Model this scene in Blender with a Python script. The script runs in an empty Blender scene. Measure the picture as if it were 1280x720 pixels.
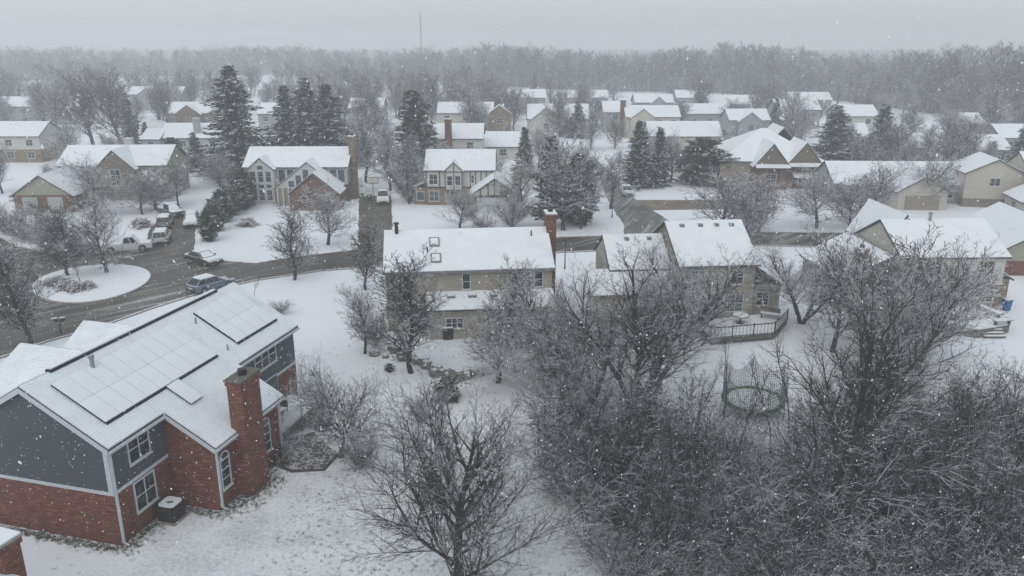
import bpy, bmesh, math, random
import numpy as np
from mathutils import Vector, Matrix

RND = random.Random(11)
rad = math.radians
sc = bpy.context.scene
COL = sc.collection

# ------------------------------------------------------------------ camera model
F, HZ, CH = 1000., 48., 24.
TH = math.atan((360 - HZ) / F)
CT, ST = math.cos(TH), math.sin(TH)

def P(px, py, z=0.):
    """where the sight line through a photo pixel meets the height z"""
    v = py - 360
    fw = F * CT - v * ST
    dn = F * ST + v * CT
    k = (CH - z) / dn
    return ((px - 640) * k, fw * k)

def Zat(py, Y):
    v = py - 360
    return CH - (F * ST + v * CT) / (F * CT - v * ST) * Y

cam_d = bpy.data.cameras.new('camera')
cam = bpy.data.objects.new('camera', cam_d)
COL.objects.link(cam)
cam.location = (0, 0, CH)
cam.rotation_euler = (rad(90) - TH, 0, 0)
cam_d.sensor_width = 36
cam_d.lens = 36 * F / 1280
cam_d.clip_start = 0.2
cam_d.clip_end = 8000
sc.camera = cam

# ------------------------------------------------------------------ materials
def new_mat(name):
    m = bpy.data.materials.new(name)
    m.use_nodes = True
    nt = m.node_tree
    return m, nt, nt.nodes, nt.links, nt.nodes['Principled BSDF']

def N(nodes, typ, **kw):
    n = nodes.new(typ)
    for k, v in kw.items():
        if k.startswith('i_'):
            n.inputs[k[2:].replace('_', ' ')].default_value = v
        else:
            setattr(n, k, v)
    return n

def mixc(nodes, links, fac, a, b):
    mx = nodes.new('ShaderNodeMix')
    mx.data_type = 'RGBA'
    for s, v in ((0, fac), (6, a), (7, b)):
        if hasattr(v, 'links'):
            links.new(v, mx.inputs[s])
        elif s == 0:
            mx.inputs[0].default_value = v
        else:
            mx.inputs[s].default_value = (*v, 1)
    return mx.outputs[2]

def mathn(nodes, links, op, a, b=None, c=None):
    n = nodes.new('ShaderNodeMath')
    n.operation = op
    for i, v in enumerate((a, b, c)):
        if v is None:
            continue
        if hasattr(v, 'links'):
            links.new(v, n.inputs[i])
        else:
            n.inputs[i].default_value = v
    return n.outputs[0]

def ramp(nodes, links, src, lo, hi):
    n = nodes.new('ShaderNodeMapRange')
    n.interpolation_type = 'SMOOTHSTEP'
    links.new(src, n.inputs[0])
    n.inputs[1].default_value = lo
    n.inputs[2].default_value = hi
    return n.outputs[0]

def noise(nodes, links, scale, detail=3, co=None, rough=.55):
    n = nodes.new('ShaderNodeTexNoise')
    n.inputs['Scale'].default_value = scale
    n.inputs['Detail'].default_value = detail
    n.inputs['Roughness'].default_value = rough
    if co is not None:
        links.new(co, n.inputs['Vector'])
    return n.outputs['Fac']

def coord(nodes, kind='Object'):
    return nodes.new('ShaderNodeTexCoord').outputs[kind]

SNOW = (.80, .83, .87)

def m_plain(name, col, rough=.7, var=.25, scale=6, metal=0, spec=.3):
    m, nt, nd, ln, b = new_mat(name)
    co = coord(nd)
    f = noise(nd, ln, scale, 4, co)
    c = mixc(nd, ln, f, tuple(x * (1 - var) for x in col), tuple(min(1, x * (1 + var)) for x in col))
    ln.new(c, b.inputs['Base Color'])
    b.inputs['Roughness'].default_value = rough
    b.inputs['Metallic'].default_value = metal
    b.inputs['Specular IOR Level'].default_value = spec
    return m

def m_snow(name, shingle=0., dust=.0, col=SNOW):
    """snow; shingle = strength of the roof courses showing through; dust = bare specks"""
    m, nt, nd, ln, b = new_mat(name)
    co = coord(nd)
    f = noise(nd, ln, .6, 4, co)
    c = mixc(nd, ln, f, tuple(x * .90 for x in col), tuple(min(.9, x * 1.06) for x in col))
    if shingle:
        n5 = noise(nd, ln, .33, 5, co, .6)
        c = mixc(nd, ln, mathn(nd, ln, 'MULTIPLY', ramp(nd, ln, n5, .55, .78), .35), c, (.45, .46, .48))
        sx = nd.new('ShaderNodeSeparateXYZ')
        ln.new(co, sx.inputs[0])
        w = mathn(nd, ln, 'FRACT', mathn(nd, ln, 'MULTIPLY', sx.outputs[2], 1 / .075))
        line = ramp(nd, ln, w, .32, .05)
        n2 = noise(nd, ln, 2.2, 5, co)
        n3 = noise(nd, ln, 26, 2, co)
        k = mathn(nd, ln, 'MULTIPLY', line, ramp(nd, ln, n2, .30, .75))
        k = mathn(nd, ln, 'MULTIPLY', k, ramp(nd, ln, n3, .25, .6))
        k = mathn(nd, ln, 'MULTIPLY', k, shingle)
        c = mixc(nd, ln, k, c, (.16, .16, .17))
    if dust:
        n4 = noise(nd, ln, 14, 3, co)
        c = mixc(nd, ln, mathn(nd, ln, 'MULTIPLY', ramp(nd, ln, n4, .62, .72), dust), c, (.2, .2, .2))
    ln.new(c, b.inputs['Base Color'])
    b.inputs['Roughness'].default_value = .85
    b.inputs['Specular IOR Level'].default_value = .15
    bp = nd.new('ShaderNodeBump')
    bp.inputs['Strength'].default_value = .35
    bp.inputs['Distance'].default_value = .08
    ln.new(noise(nd, ln, 5, 5, co), bp.inputs['Height'])
    ln.new(bp.outputs[0], b.inputs['Normal'])
    return m

def m_ground():
    m, nt, nd, ln, b = new_mat('snowy_lawn')
    co = coord(nd)
    big = noise(nd, ln, .07, 4, co)
    mid = noise(nd, ln, .5, 5, co)
    fine = noise(nd, ln, 9, 5, co, .75)
    c = mixc(nd, ln, mid, (.76, .79, .83), (.87, .89, .92))
    # grass poking through a thin cover, in patches
    vd = nd.new('ShaderNodeVectorMath'); vd.operation = 'DISTANCE'
    ln.new(co, vd.inputs[0]); vd.inputs[1].default_value = (-5, 34, 0)
    worn = ramp(nd, ln, vd.outputs['Value'], 22, 5)     # the lawn where the cover is thinnest
    patch = ramp(nd, ln, mathn(nd, ln, 'ADD', mathn(nd, ln, 'MULTIPLY', big, .5), mathn(nd, ln, 'MULTIPLY', mid, .5)), .38, .66)
    blade = noise(nd, ln, 34, 3, co, .7)
    tuft = noise(nd, ln, 5, 4, co, .7)
    g = mathn(nd, ln, 'ADD', mathn(nd, ln, 'MULTIPLY', blade, .65), mathn(nd, ln, 'MULTIPLY', tuft, .35))
    thr = mathn(nd, ln, 'SUBTRACT', .66, mathn(nd, ln, 'ADD', mathn(nd, ln, 'MULTIPLY', patch, .09), mathn(nd, ln, 'MULTIPLY', worn, .115)))
    g = ramp(nd, ln, mathn(nd, ln, 'SUBTRACT', g, thr), -.10, .16)
    grass = mixc(nd, ln, noise(nd, ln, 3, 2, co), (.12, .135, .10), (.19, .18, .14))
    c = mixc(nd, ln, mathn(nd, ln, 'MULTIPLY', g, .8), c, grass)
    ln.new(c, b.inputs['Base Color'])
    b.inputs['Roughness'].default_value = .9
    b.inputs['Specular IOR Level'].default_value = .1
    bp = nd.new('ShaderNodeBump')
    bp.inputs['Strength'].default_value = .3
    bp.inputs['Distance'].default_value = .12
    ln.new(mathn(nd, ln, 'ADD', mathn(nd, ln, 'MULTIPLY', fine, .5), noise(nd, ln, .8, 4, co)), bp.inputs['Height'])
    ln.new(bp.outputs[0], b.inputs['Normal'])
    return m

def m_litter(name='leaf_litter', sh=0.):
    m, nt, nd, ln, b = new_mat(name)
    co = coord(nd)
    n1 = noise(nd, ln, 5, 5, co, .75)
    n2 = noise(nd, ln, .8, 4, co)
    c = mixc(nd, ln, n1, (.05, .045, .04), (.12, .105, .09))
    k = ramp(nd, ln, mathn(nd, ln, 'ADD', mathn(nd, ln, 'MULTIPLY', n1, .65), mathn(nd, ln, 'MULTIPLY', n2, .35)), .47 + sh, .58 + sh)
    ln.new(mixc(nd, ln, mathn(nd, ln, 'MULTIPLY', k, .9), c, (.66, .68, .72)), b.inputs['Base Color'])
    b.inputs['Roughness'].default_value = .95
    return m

def m_road(name, base, snowamt, ang=44):
    m, nt, nd, ln, b = new_mat(name)
    co = coord(nd)
    st = nd.new('ShaderNodeMapping')
    st.vector_type = 'TEXTURE'
    st.inputs['Scale'].default_value = (14, 1.0, 1)
    st.inputs['Rotation'].default_value = (0, 0, rad(ang))
    ln.new(co, st.inputs[0])
    streak = noise(nd, ln, .85, 5, st.outputs[0], .62)
    n1 = noise(nd, ln, .22, 5, co)
    n2 = noise(nd, ln, 5, 5, co, .75)
    c = mixc(nd, ln, ramp(nd, ln, n1, .3, .7), tuple(x * .62 for x in base), tuple(x * 1.25 for x in base))
    c = mixc(nd, ln, mathn(nd, ln, 'MULTIPLY', ramp(nd, ln, streak, .56, .40), .55), c, tuple(x * .45 for x in base))
    k = mathn(nd, ln, 'ADD', mathn(nd, ln, 'MULTIPLY', streak, .62), mathn(nd, ln, 'MULTIPLY', n2, .38))
    k = ramp(nd, ln, k, .65 - snowamt * .3, .80 - snowamt * .3)
    c = mixc(nd, ln, mathn(nd, ln, 'MULTIPLY', k, .9), c, (.55, .56, .58))
    ln.new(c, b.inputs['Base Color'])
    b.inputs['Roughness'].default_value = .5
    b.inputs['Specular IOR Level'].default_value = .4
    return m

def m_siding(name, col, course=.15):
    m, nt, nd, ln, b = new_mat(name)
    co = coord(nd)
    sx = nd.new('ShaderNodeSeparateXYZ')
    ln.new(co, sx.inputs[0])
    w = mathn(nd, ln, 'FRACT', mathn(nd, ln, 'MULTIPLY', sx.outputs[2], 1 / course))
    line = ramp(nd, ln, w, .16, .02)
    f = noise(nd, ln, 1.2, 4, co)
    c = mixc(nd, ln, f, tuple(x * .86 for x in col), tuple(min(1, x * 1.12) for x in col))
    c = mixc(nd, ln, mathn(nd, ln, 'MULTIPLY', line, .55), c, tuple(x * .35 for x in col))
    ln.new(c, b.inputs['Base Color'])
    b.inputs['Roughness'].default_value = .7
    bp = nd.new('ShaderNodeBump')
    bp.inputs['Distance'].default_value = .02
    ln.new(w, bp.inputs['Height'])
    ln.new(bp.outputs[0], b.inputs['Normal'])
    return m

def m_brick(name, c1, c2, mortar, w=.22, h=.075, stone=False):
    m, nt, nd, ln, b = new_mat(name)
    co = coord(nd)
    sx = nd.new('ShaderNodeSeparateXYZ')
    ln.new(co, sx.inputs[0])
    cb = nd.new('ShaderNodeCombineXYZ')
    ln.new(mathn(nd, ln, 'ADD', sx.outputs[0], sx.outputs[1]), cb.inputs[0])
    ln.new(sx.outputs[2], cb.inputs[1])
    br = nd.new('ShaderNodeTexBrick')
    br.inputs['Color1'].default_value = (*c1, 1)
    br.inputs['Color2'].default_value = (*c2, 1)
    br.inputs['Mortar'].default_value = (*mortar, 1)
    br.inputs['Scale'].default_value = 1
    br.inputs['Mortar Size'].default_value = .008 if not stone else .02
    br.inputs['Brick Width'].default_value = w
    br.inputs['Row Height'].default_value = h
    ln.new(cb.outputs[0], br.inputs['Vector'])
    f = noise(nd, ln, 1.6, 5, co)
    c = mixc(nd, ln, mathn(nd, ln, 'MULTIPLY', ramp(nd, ln, f, .35, .75), .5), br.outputs['Color'], tuple(x * .5 for x in c1))
    sb = nd.new('ShaderNodeCombineXYZ')
    ln.new(mathn(nd, ln, 'MULTIPLY', mathn(nd, ln, 'ADD', sx.outputs[0], sx.outputs[1]), 1.1), sb.inputs[0])
    ln.new(mathn(nd, ln, 'MULTIPLY', sx.outputs[2], 7), sb.inputs[1])
    f3 = noise(nd, ln, 1.5, 3, sb.outputs[0], .7)
    c = mixc(nd, ln, mathn(nd, ln, 'MULTIPLY', ramp(nd, ln, f3, .50, .70), .7), c, tuple(min(1, x * 2.2 + .03) for x in c1))
    c = mixc(nd, ln, mathn(nd, ln, 'MULTIPLY', ramp(nd, ln, f3, .46, .28), .6), c, tuple(x * .38 for x in c2))
    # a little wind-blown snow stuck to the courses
    f2 = noise(nd, ln, 18, 2, cb.outputs[0])
    c = mixc(nd, ln, mathn(nd, ln, 'MULTIPLY', ramp(nd, ln, f2, .68, .76), .55), c, (.6, .6, .62))
    ln.new(c, b.inputs['Base Color'])
    b.inputs['Roughness'].default_value = .85
    bp = nd.new('ShaderNodeBump')
    bp.inputs['Distance'].default_value = .012
    ln.new(br.outputs['Fac'], bp.inputs['Height'])
    bp.invert = True
    ln.new(bp.outputs[0], b.inputs['Normal'])
    return m

def m_glass(name, col=(.025, .03, .032), blotch=(.10, .12, .11)):
    m, nt, nd, ln, b = new_mat(name)
    co = coord(nd)
    f = noise(nd, ln, 1.7, 3, co)
    ln.new(mixc(nd, ln, ramp(nd, ln, f, .45, .7), col, blotch), b.inputs['Base Color'])
    b.inputs['Roughness'].default_value = .15
    b.inputs['Specular IOR Level'].default_value = .35
    return m

def m_twig(name, bark, snow_t, snowcol=(.72, .74, .78), bark2=None, mixmax=.95):
    """bark with snow lying on what faces up"""
    m, nt, nd, ln, b = new_mat(name)
    co = coord(nd)
    g = nd.new('ShaderNodeNewGeometry')
    sx = nd.new('ShaderNodeSeparateXYZ')
    ln.new(g.outputs['True Normal'], sx.inputs[0])
    n1 = noise(nd, ln, 1.4, 3, co)
    n2 = noise(nd, ln, 7, 2, co)
    k = mathn(nd, ln, 'ADD', sx.outputs[2], mathn(nd, ln, 'MULTIPLY', mathn(nd, ln, 'SUBTRACT', n1, .5), 1.6))
    k = ramp(nd, ln, k, snow_t - .12, snow_t + .12)
    k = mathn(nd, ln, 'MULTIPLY', k, mixmax)
    bk = mixc(nd, ln, n2, bark, bark2 or tuple(x * 1.7 for x in bark))
    ln.new(mixc(nd, ln, k, bk, snowcol), b.inputs['Base Color'])
    b.inputs['Roughness'].default_value = .9
    b.inputs['Specular IOR Level'].default_value = .1
    return m

def m_paint(name, col, rough=.3):
    m, nt, nd, ln, b = new_mat(name)
    co = coord(nd)
    n = noise(nd, ln, 5, 4, co)
    g = nd.new('ShaderNodeNewGeometry')
    sx = nd.new('ShaderNodeSeparateXYZ')
    ln.new(g.outputs['Normal'], sx.inputs[0])
    k = ramp(nd, ln, mathn(nd, ln, 'ADD', sx.outputs[2], mathn(nd, ln, 'MULTIPLY', n, .9)), .95, 1.25)
    ln.new(mixc(nd, ln, mathn(nd, ln, 'MULTIPLY', k, .8), col, (.7, .72, .75)), b.inputs['Base Color'])
    b.inputs['Roughness'].default_value = rough
    b.inputs['Coat Weight'].default_value = .3
    return m

M = {}
M['ground'] = m_ground()
M['snow'] = m_snow('snow', 0)
M['roof_snow_near'] = m_snow('roof_snow_over_shingles', .75, .3, (.78, .82, .87))
M['roof_snow'] = m_snow('roof_snow', .26, .22)
M['panel_snow'] = m_snow('panel_snow', 0, .15, (.78, .82, .87))
M['road'] = m_road('slushy_asphalt', (.092, .077, .060), .445)
M['street'] = m_road('wet_asphalt', (.15, .152, .138), .46, 70)
M['drive'] = m_road('wet_concrete', (.115, .098, .076), .22, 90)
M['brown_drive'] = m_road('brown_gravel', (.22, .175, .13), .2, 0)
M['shingle'] = m_plain('dark_shingle', (.07, .07, .075), .9)
M['trim'] = m_plain('white_trim', (.55, .58, .62), .5, .08)
M['gutter'] = m_plain('grey_gutter', (.20, .20, .21), .5)
M['blue_siding'] = m_siding('slate_blue_siding', (.080, .093, .106))
M['beige_siding'] = m_siding('beige_siding', (.36, .33, .27))
M['cream_siding'] = m_siding('cream_siding', (.52, .49, .42))
M['white_siding'] = m_siding('white_siding', (.55, .54, .50))
M['pale_siding'] = m_siding('pale_green_siding', (.40, .43, .40))
M['grey_siding'] = m_siding('grey_siding', (.30, .32, .34))
M['tan_siding'] = m_siding('tan_siding', (.29, .25, .20))
M['brown_siding'] = m_siding('brown_siding', (.16, .13, .10))
M['olive_siding'] = m_siding('olive_siding', (.32, .32, .24))
M['stucco'] = m_plain('pale_stucco', (.50, .49, .46), .9, .12, 2)
M['timber'] = m_plain('dark_timber', (.07, .055, .045), .8)
M['brick'] = m_brick('red_brick', (.205, .064, .040), (.120, .040, .028), (.16, .12, .10))
M['old_brick'] = m_brick('brown_brick', (.17, .075, .05), (.11, .06, .045), (.18, .15, .13))
M['tan_brick'] = m_brick('tan_brick', (.25, .18, .11), (.17, .12, .08), (.22, .2, .17))
M['stone'] = m_brick('field_stone', (.24, .20, .15), (.13, .11, .09), (.2, .19, .18), .45, .2, True)
M['glass'] = m_glass('window_glass')
M['sky_glass'] = m_glass('sunroom_glass', (.05, .065, .075), (.12, .15, .17))
M['car_glass'] = m_glass('car_glass', (.02, .022, .025), (.05, .055, .06))
M['black'] = m_plain('black_metal', (.02, .02, .022), .5)
M['panel'] = m_plain('solar_cell', (.012, .014, .022), .25, .2)
M['concrete'] = m_plain('concrete', (.28, .27, .25), .9, .3, 4)
M['dark_concrete'] = m_plain('stained_concrete', (.13, .125, .11), .9, .35, 5)
M['metal'] = m_plain('grey_metal', (.30, .31, .32), .45, .15, 5, .4)
M['wood_deck'] = m_plain('deck_wood', (.125, .115, .105), .85)
M['rail_white'] = m_plain('white_rail', (.55, .57, .6), .6, .08)
M['net'] = m_plain('grey_net', (.26, .29, .29), .8)
M['tyre'] = m_plain('tyre_rubber', (.02, .02, .02), .9)
M['lamp_red'] = m_plain('tail_lamp', (.25, .02, .02), .3)
M['lamp_white'] = m_plain('head_lamp', (.6, .6, .6), .2)
M['bark'] = m_twig('bark', (.034, .030, .027), .62)
M['twig'] = m_twig('near_twigs', (.046, .042, .040), .64, (.60, .62, .66))
M['twig_dark'] = m_twig('dark_twigs', (.031, .027, .026), .59, (.52, .54, .59))
M['twig_frost'] = m_twig('frosted_twigs', (.068, .060, .060), .34, (.66, .68, .72))
M['twig_purple'] = m_twig('reddish_twigs', (.092, .070, .074), .38, (.60, .61, .65))
M['twig_hazed'] = m_twig('haze_paled_branches', (.10, .098, .10), .42, (.58, .60, .63))  # frosted branches, paled further to put distance haze into their colour
M['twig_thicket'] = m_twig('thicket_twigs', (.034, .032, .033), .31, (.56, .58, .64))
M['twig_far'] = m_twig('wood_twigs', (.062, .055, .053), .50, (.5, .52, .55))
M['needle'] = m_twig('spruce_needles', (.013, .028, .021), .97, (.64, .67, .70), (.024, .046, .034))
M['needle_olive'] = m_twig('pine_needles', (.030, .046, .028), 1.06, (.62, .65, .66), (.05, .065, .042))
M['dead_leaf'] = m_twig('dry_leaves', (.11, .075, .055), .6, (.62, .62, .64))
M['litter'] = m_litter()
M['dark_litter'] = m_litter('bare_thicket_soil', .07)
M['kerb'] = m_twig('kerb_concrete', (.20, .19, .18), .85, (.7, .72, .75))
M['blade'] = m_twig('grass_blades', (.10, .11, .065), .9, (.7, .72, .74), (.17, .15, .09))
M['mulch'] = m_litter('mulch_under_snow', -.01)
M['rock'] = m_twig('rocks', (.12, .115, .11), .75, (.75, .77, .8))
M['straw'] = m_twig('straw_grass', (.30, .24, .16), .8)
M['green_pad'] = m_plain('green_pad', (.06, .14, .05), .7)
M['green_bin'] = m_plain('green_plastic', (.10, .22, .06), .5)
M['dark_bin'] = m_plain('dark_green_plastic', (.02, .05, .04), .5)
M['blue_bin'] = m_plain('blue_plastic', (.02, .12, .30), .5)
M['flake'] = m_plain('snowflake', (.85, .87, .9), .9, .03)
M['flake'].use_fake_user = True

# ------------------------------------------------------------------ mesh helpers
class MB:
    def __init__(s):
        s.v, s.f, s.m = [], [], []

    def add(s, vs, fs, m=0):
        o = len(s.v)
        s.v += [tuple(v) for v in vs]
        s.f += [tuple(i + o for i in f) for f in fs]
        s.m += [m] * len(fs)
        return s

    def box(s, x0, x1, y0, y1, z0, z1, m=0):
        return s.add([(x0, y0, z0), (x1, y0, z0), (x1, y1, z0), (x0, y1, z0), (x0, y0, z1), (x1, y0, z1), (x1, y1, z1), (x0, y1, z1)],
                     [(3, 2, 1, 0), (4, 5, 6, 7), (0, 1, 5, 4), (1, 2, 6, 5), (2, 3, 7, 6), (3, 0, 4, 7)], m)

    def prism(s, poly, ext, m=0, top=None, caps=True):
        n = len(poly)
        e = Vector(ext)
        vs = [Vector(p) for p in poly] + [Vector(p) + e for p in (top or poly)]
        fs = [(i, (i + 1) % n, n + (i + 1) % n, n + i) for i in range(n)]
        if caps:
            fs += [tuple(range(n - 1, -1, -1)), tuple(range(n, 2 * n))]
        return s.add(vs, fs, m)

    def tube(s, pts, rads, n=8, m=0, cap=True):
        pts = [Vector(p) for p in pts]
        if not hasattr(rads, '__len__'):
            rads = [rads] * len(pts)
        vs, fs = [], []
        for i, p in enumerate(pts):
            d = (pts[min(i + 1, len(pts) - 1)] - pts[max(i - 1, 0)]).normalized()
            a = d.orthogonal().normalized() if abs(d.z) < .99 else Vector((1, 0, 0))
            b = d.cross(a).normalized()
            a = b.cross(d)
            for k in range(n):
                t = 2 * math.pi * k / n
                vs.append(p + (a * math.cos(t) + b * math.sin(t)) * rads[i])
        for i in range(len(pts) - 1):
            for k in range(n):
                k2 = (k + 1) % n
                fs.append((i * n + k, i * n + k2, (i + 1) * n + k2, (i + 1) * n + k))
        if cap:
            fs.append(tuple(range(n - 1, -1, -1)))
            fs.append(tuple(range((len(pts) - 1) * n, len(pts) * n)))
        return s.add(vs, fs, m)

    def rod(s, a, b, w=.05, m=0):
        return s.tube([a, b], w / 2, 5, m)

    def mesh(s, name, mats, smooth=False, bevel=0, fix=True):
        me = bpy.data.meshes.new(name)
        me.from_pydata(s.v, [], s.f)
        for mt in mats:
            me.materials.append(mt)
        me.polygons.foreach_set('material_index', s.m)
        if fix or bevel:
            bm = bmesh.new()
            bm.from_mesh(me)
            bmesh.ops.recalc_face_normals(bm, faces=bm.faces)
            if bevel:
                bmesh.ops.bevel(bm, geom=list(bm.edges), offset=bevel, segments=2, affect='EDGES', profile=.6, clamp_overlap=True)
            bm.to_mesh(me)
            bm.free()
        if smooth:
            me.polygons.foreach_set('use_smooth', [True] * len(me.polygons))
        me.update()
        return me

    def build(s, name, mats, parent=None, **kw):
        return link(name, s.mesh(name, mats if isinstance(mats, (list, tuple)) else [mats], **kw), parent)

def link(name, me, parent=None, loc=(0, 0, 0), rz=0):
    o = bpy.data.objects.new(name, me)
    COL.objects.link(o)
    o.location = loc
    o.rotation_euler = (0, 0, rz)
    if parent:
        o.parent = parent
    return o

def thing(name, label, cat, loc=(0, 0, 0), rz=0, group=None):
    o = bpy.data.objects.new(name, None)
    COL.objects.link(o)
    o.empty_display_size = .5
    o.location = loc if len(loc) == 3 else (*loc, 0)
    o.rotation_euler = (0, 0, rz)
    return tag(o, label, cat, group)

def tag(o, label, cat, group=None):
    o['label'] = label
    o['category'] = cat
    if group:
        o['group'] = group
    return o

def kind(o, k):
    o['kind'] = k
    return o

def dup(root, loc, rz, sc_=1., label=None, group=None, par=None):
    r = root.copy()
    COL.objects.link(r)
    if par:
        r.parent = par
    else:
        r.location = loc if len(loc) == 3 else (*loc, 0)
        r.rotation_euler = (0, 0, rz)
        r.scale = sc_ if hasattr(sc_, '__len__') else (sc_,) * 3
        if label:
            r['label'] = label
        if group:
            r['group'] = group
        elif 'group' in r:
            del r['group']
    for ch in root.children:
        dup(ch, None, 0, par=r)
    return r

# ------------------------------------------------------------------ ground, roads
def sheet(name, pts, z, mat, k='structure'):
    mb = MB()
    mb.add([(x, y, z) for x, y in pts], [tuple(range(len(pts)))])
    o = mb.build(name, mat, fix=False)
    if o.data.polygons[0].normal.z < 0:
        o.data.flip_normals()
    return kind(o, k)

def pxs(lst, z=0):
    return [P(a, b, z) for a, b in lst]

def rag(pts, step, amp, seed=1):
    """a polygon's outline broken up into an uneven edge"""
    r = random.Random(seed)
    out = []
    for i, a in enumerate(pts):
        b = pts[(i + 1) % len(pts)]
        n = max(1, int(math.dist(a, b) / step))
        for k in range(n):
            t = k / n
            out.append((a[0] + (b[0] - a[0]) * t + r.uniform(-amp, amp), a[1] + (b[1] - a[1]) * t + r.uniform(-amp, amp)))
    return out

gx = [-2200, -700, -200, 200, 700, 2200]
gy = [-150, 0, 120, 300, 800, 3200]
mb = MB()
mb.add([(x, y, 0) for y in gy for x in gx], [(j * 6 + i, j * 6 + i + 1, j * 6 + i + 7, j * 6 + i + 6) for j in range(5) for i in range(5)])
kind(mb.build('ground', M['ground'], fix=False), 'structure')

main_far = [(-60, 283), (0, 297), (22, 309), (62, 316), (100, 318), (185, 314), (240, 317), (277, 327), (320, 330), (370, 322), (445, 313), (480, 309), (560, 303), (700, 297), (820, 294), (960, 291), (1100, 292), (1340, 296)]
main_near = [(1340, 318), (1100, 312), (1010, 309), (930, 307), (700, 316), (560, 325), (480, 333), (400, 339), (320, 351), (250, 367), (190, 386), (120, 411), (60, 427), (0, 448), (-80, 476)]
sheet('main_road', rag(pxs(main_far + main_near), 1.2, .13, 3), .016, M['road'])
sheet('side_street', rag(pxs([(779, 296), (846, 294), (838, 277), (795, 250), (768, 220), (742, 196), (734, 196), (750, 222), (757, 247), (779, 281)]), 1.5, .15, 4), .008, M['street'])
sheet('driveway_by_glass_house', rag(pxs([(447, 318), (492, 316), (489, 243), (449, 246)]), 1.2, .08, 5), .008, M['drive'])
sheet('driveway_with_parked_cars', rag(pxs([(180, 319), (242, 320), (246, 268), (210, 260), (186, 288)]), 1.2, .1, 6), .008, M['drive'])
sheet('brown_driveway', rag(pxs([(806, 263), (870, 262), (960, 260), (960, 250), (870, 250), (796, 250)]), 1.2, .1, 7), .004, M['brown_drive'])
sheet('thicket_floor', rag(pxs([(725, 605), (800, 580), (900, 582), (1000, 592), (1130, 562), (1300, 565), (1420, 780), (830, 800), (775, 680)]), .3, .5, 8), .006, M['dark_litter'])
sheet('garden_bed', rag(pxs([(333, 577), (343, 553), (392, 540), (424, 568), (405, 588), (365, 590)]), .35, .09, 9), .006, M['mulch'])
for i, (a, b, w) in enumerate((((-12, 0), (0, 0), .5),)):
    pass
# strip of bare soil at the foot of the near house
HA_O, HA_R = (-19.3, 34.0), rad(-15.07)
def LA(x, y):
    c, s = math.cos(HA_R), math.sin(HA_R)
    return (HA_O[0] + x * c - y * s, HA_O[1] + x * s + y * c)
sheet('foundation_strip', rag([LA(*q) for q in ((-9, -.5), (.35, -.4), (.5, 3.6), (3.1, 3.7), (4.0, 5.4), (4.0, 7.7), (3.2, 7.8), (3.1, 10.6), (0, 10.6), (0, 0), (-9, 0))], .14, .13, 10), .005, M['litter'])

def strip(name, pts, w, h, mat):
    mb = MB()
    for i in range(len(pts) - 1):
        a, b = Vector((*pts[i], 0)), Vector((*pts[i + 1], 0))
        d = (b - a).normalized(); n = Vector((-d.y, d.x, 0)) * w / 2
        mb.prism([a - n, b - n, b + n, a + n], (0, 0, h))
    return kind(mb.build(name, mat), 'structure')
for seg in (main_near, [(-60, 283), (0, 297), (22, 309), (62, 316), (100, 318), (180, 314)], [(243, 317), (277, 327), (320, 330), (370, 322), (445, 313)], [(494, 308), (560, 303), (700, 297), (778, 295)], [(848, 294), (960, 291), (1100, 292), (1340, 296)]):
    strip('kerb', pxs(seg), .22, .13, M['kerb'])

# island of the turning circle: a raised kerbed bed of snow
ic = P(115, 353)
ip = []
for k in range(40):
    t = 2 * math.pi * k / 40
    a, b_ = 75, 23
    ip.append(P(114 + a * math.cos(t) + 4 * math.sin(2 * t), 356 - b_ * math.sin(t) - 8 * math.cos(t)))
mb = MB()
mb.prism([(x, y, .0) for x, y in ip], (0, 0, .13), 0)
cx = sum(p[0] for p in ip) / 40; cy = sum(p[1] for p in ip) / 40
mb.prism([(cx + (x - cx) * .985, cy + (y - cy) * .975, .13) for x, y in ip], (0, 0, .06), 1)
kind(mb.build('traffic_island', [M['concrete'], M['ground']]), 'structure')
sheet('island_mulch', rag(pxs([(52, 352), (80, 350), (110, 352), (118, 360), (90, 366), (60, 360)], .19), .4, .15, 12), .2, M['litter'])

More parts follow.
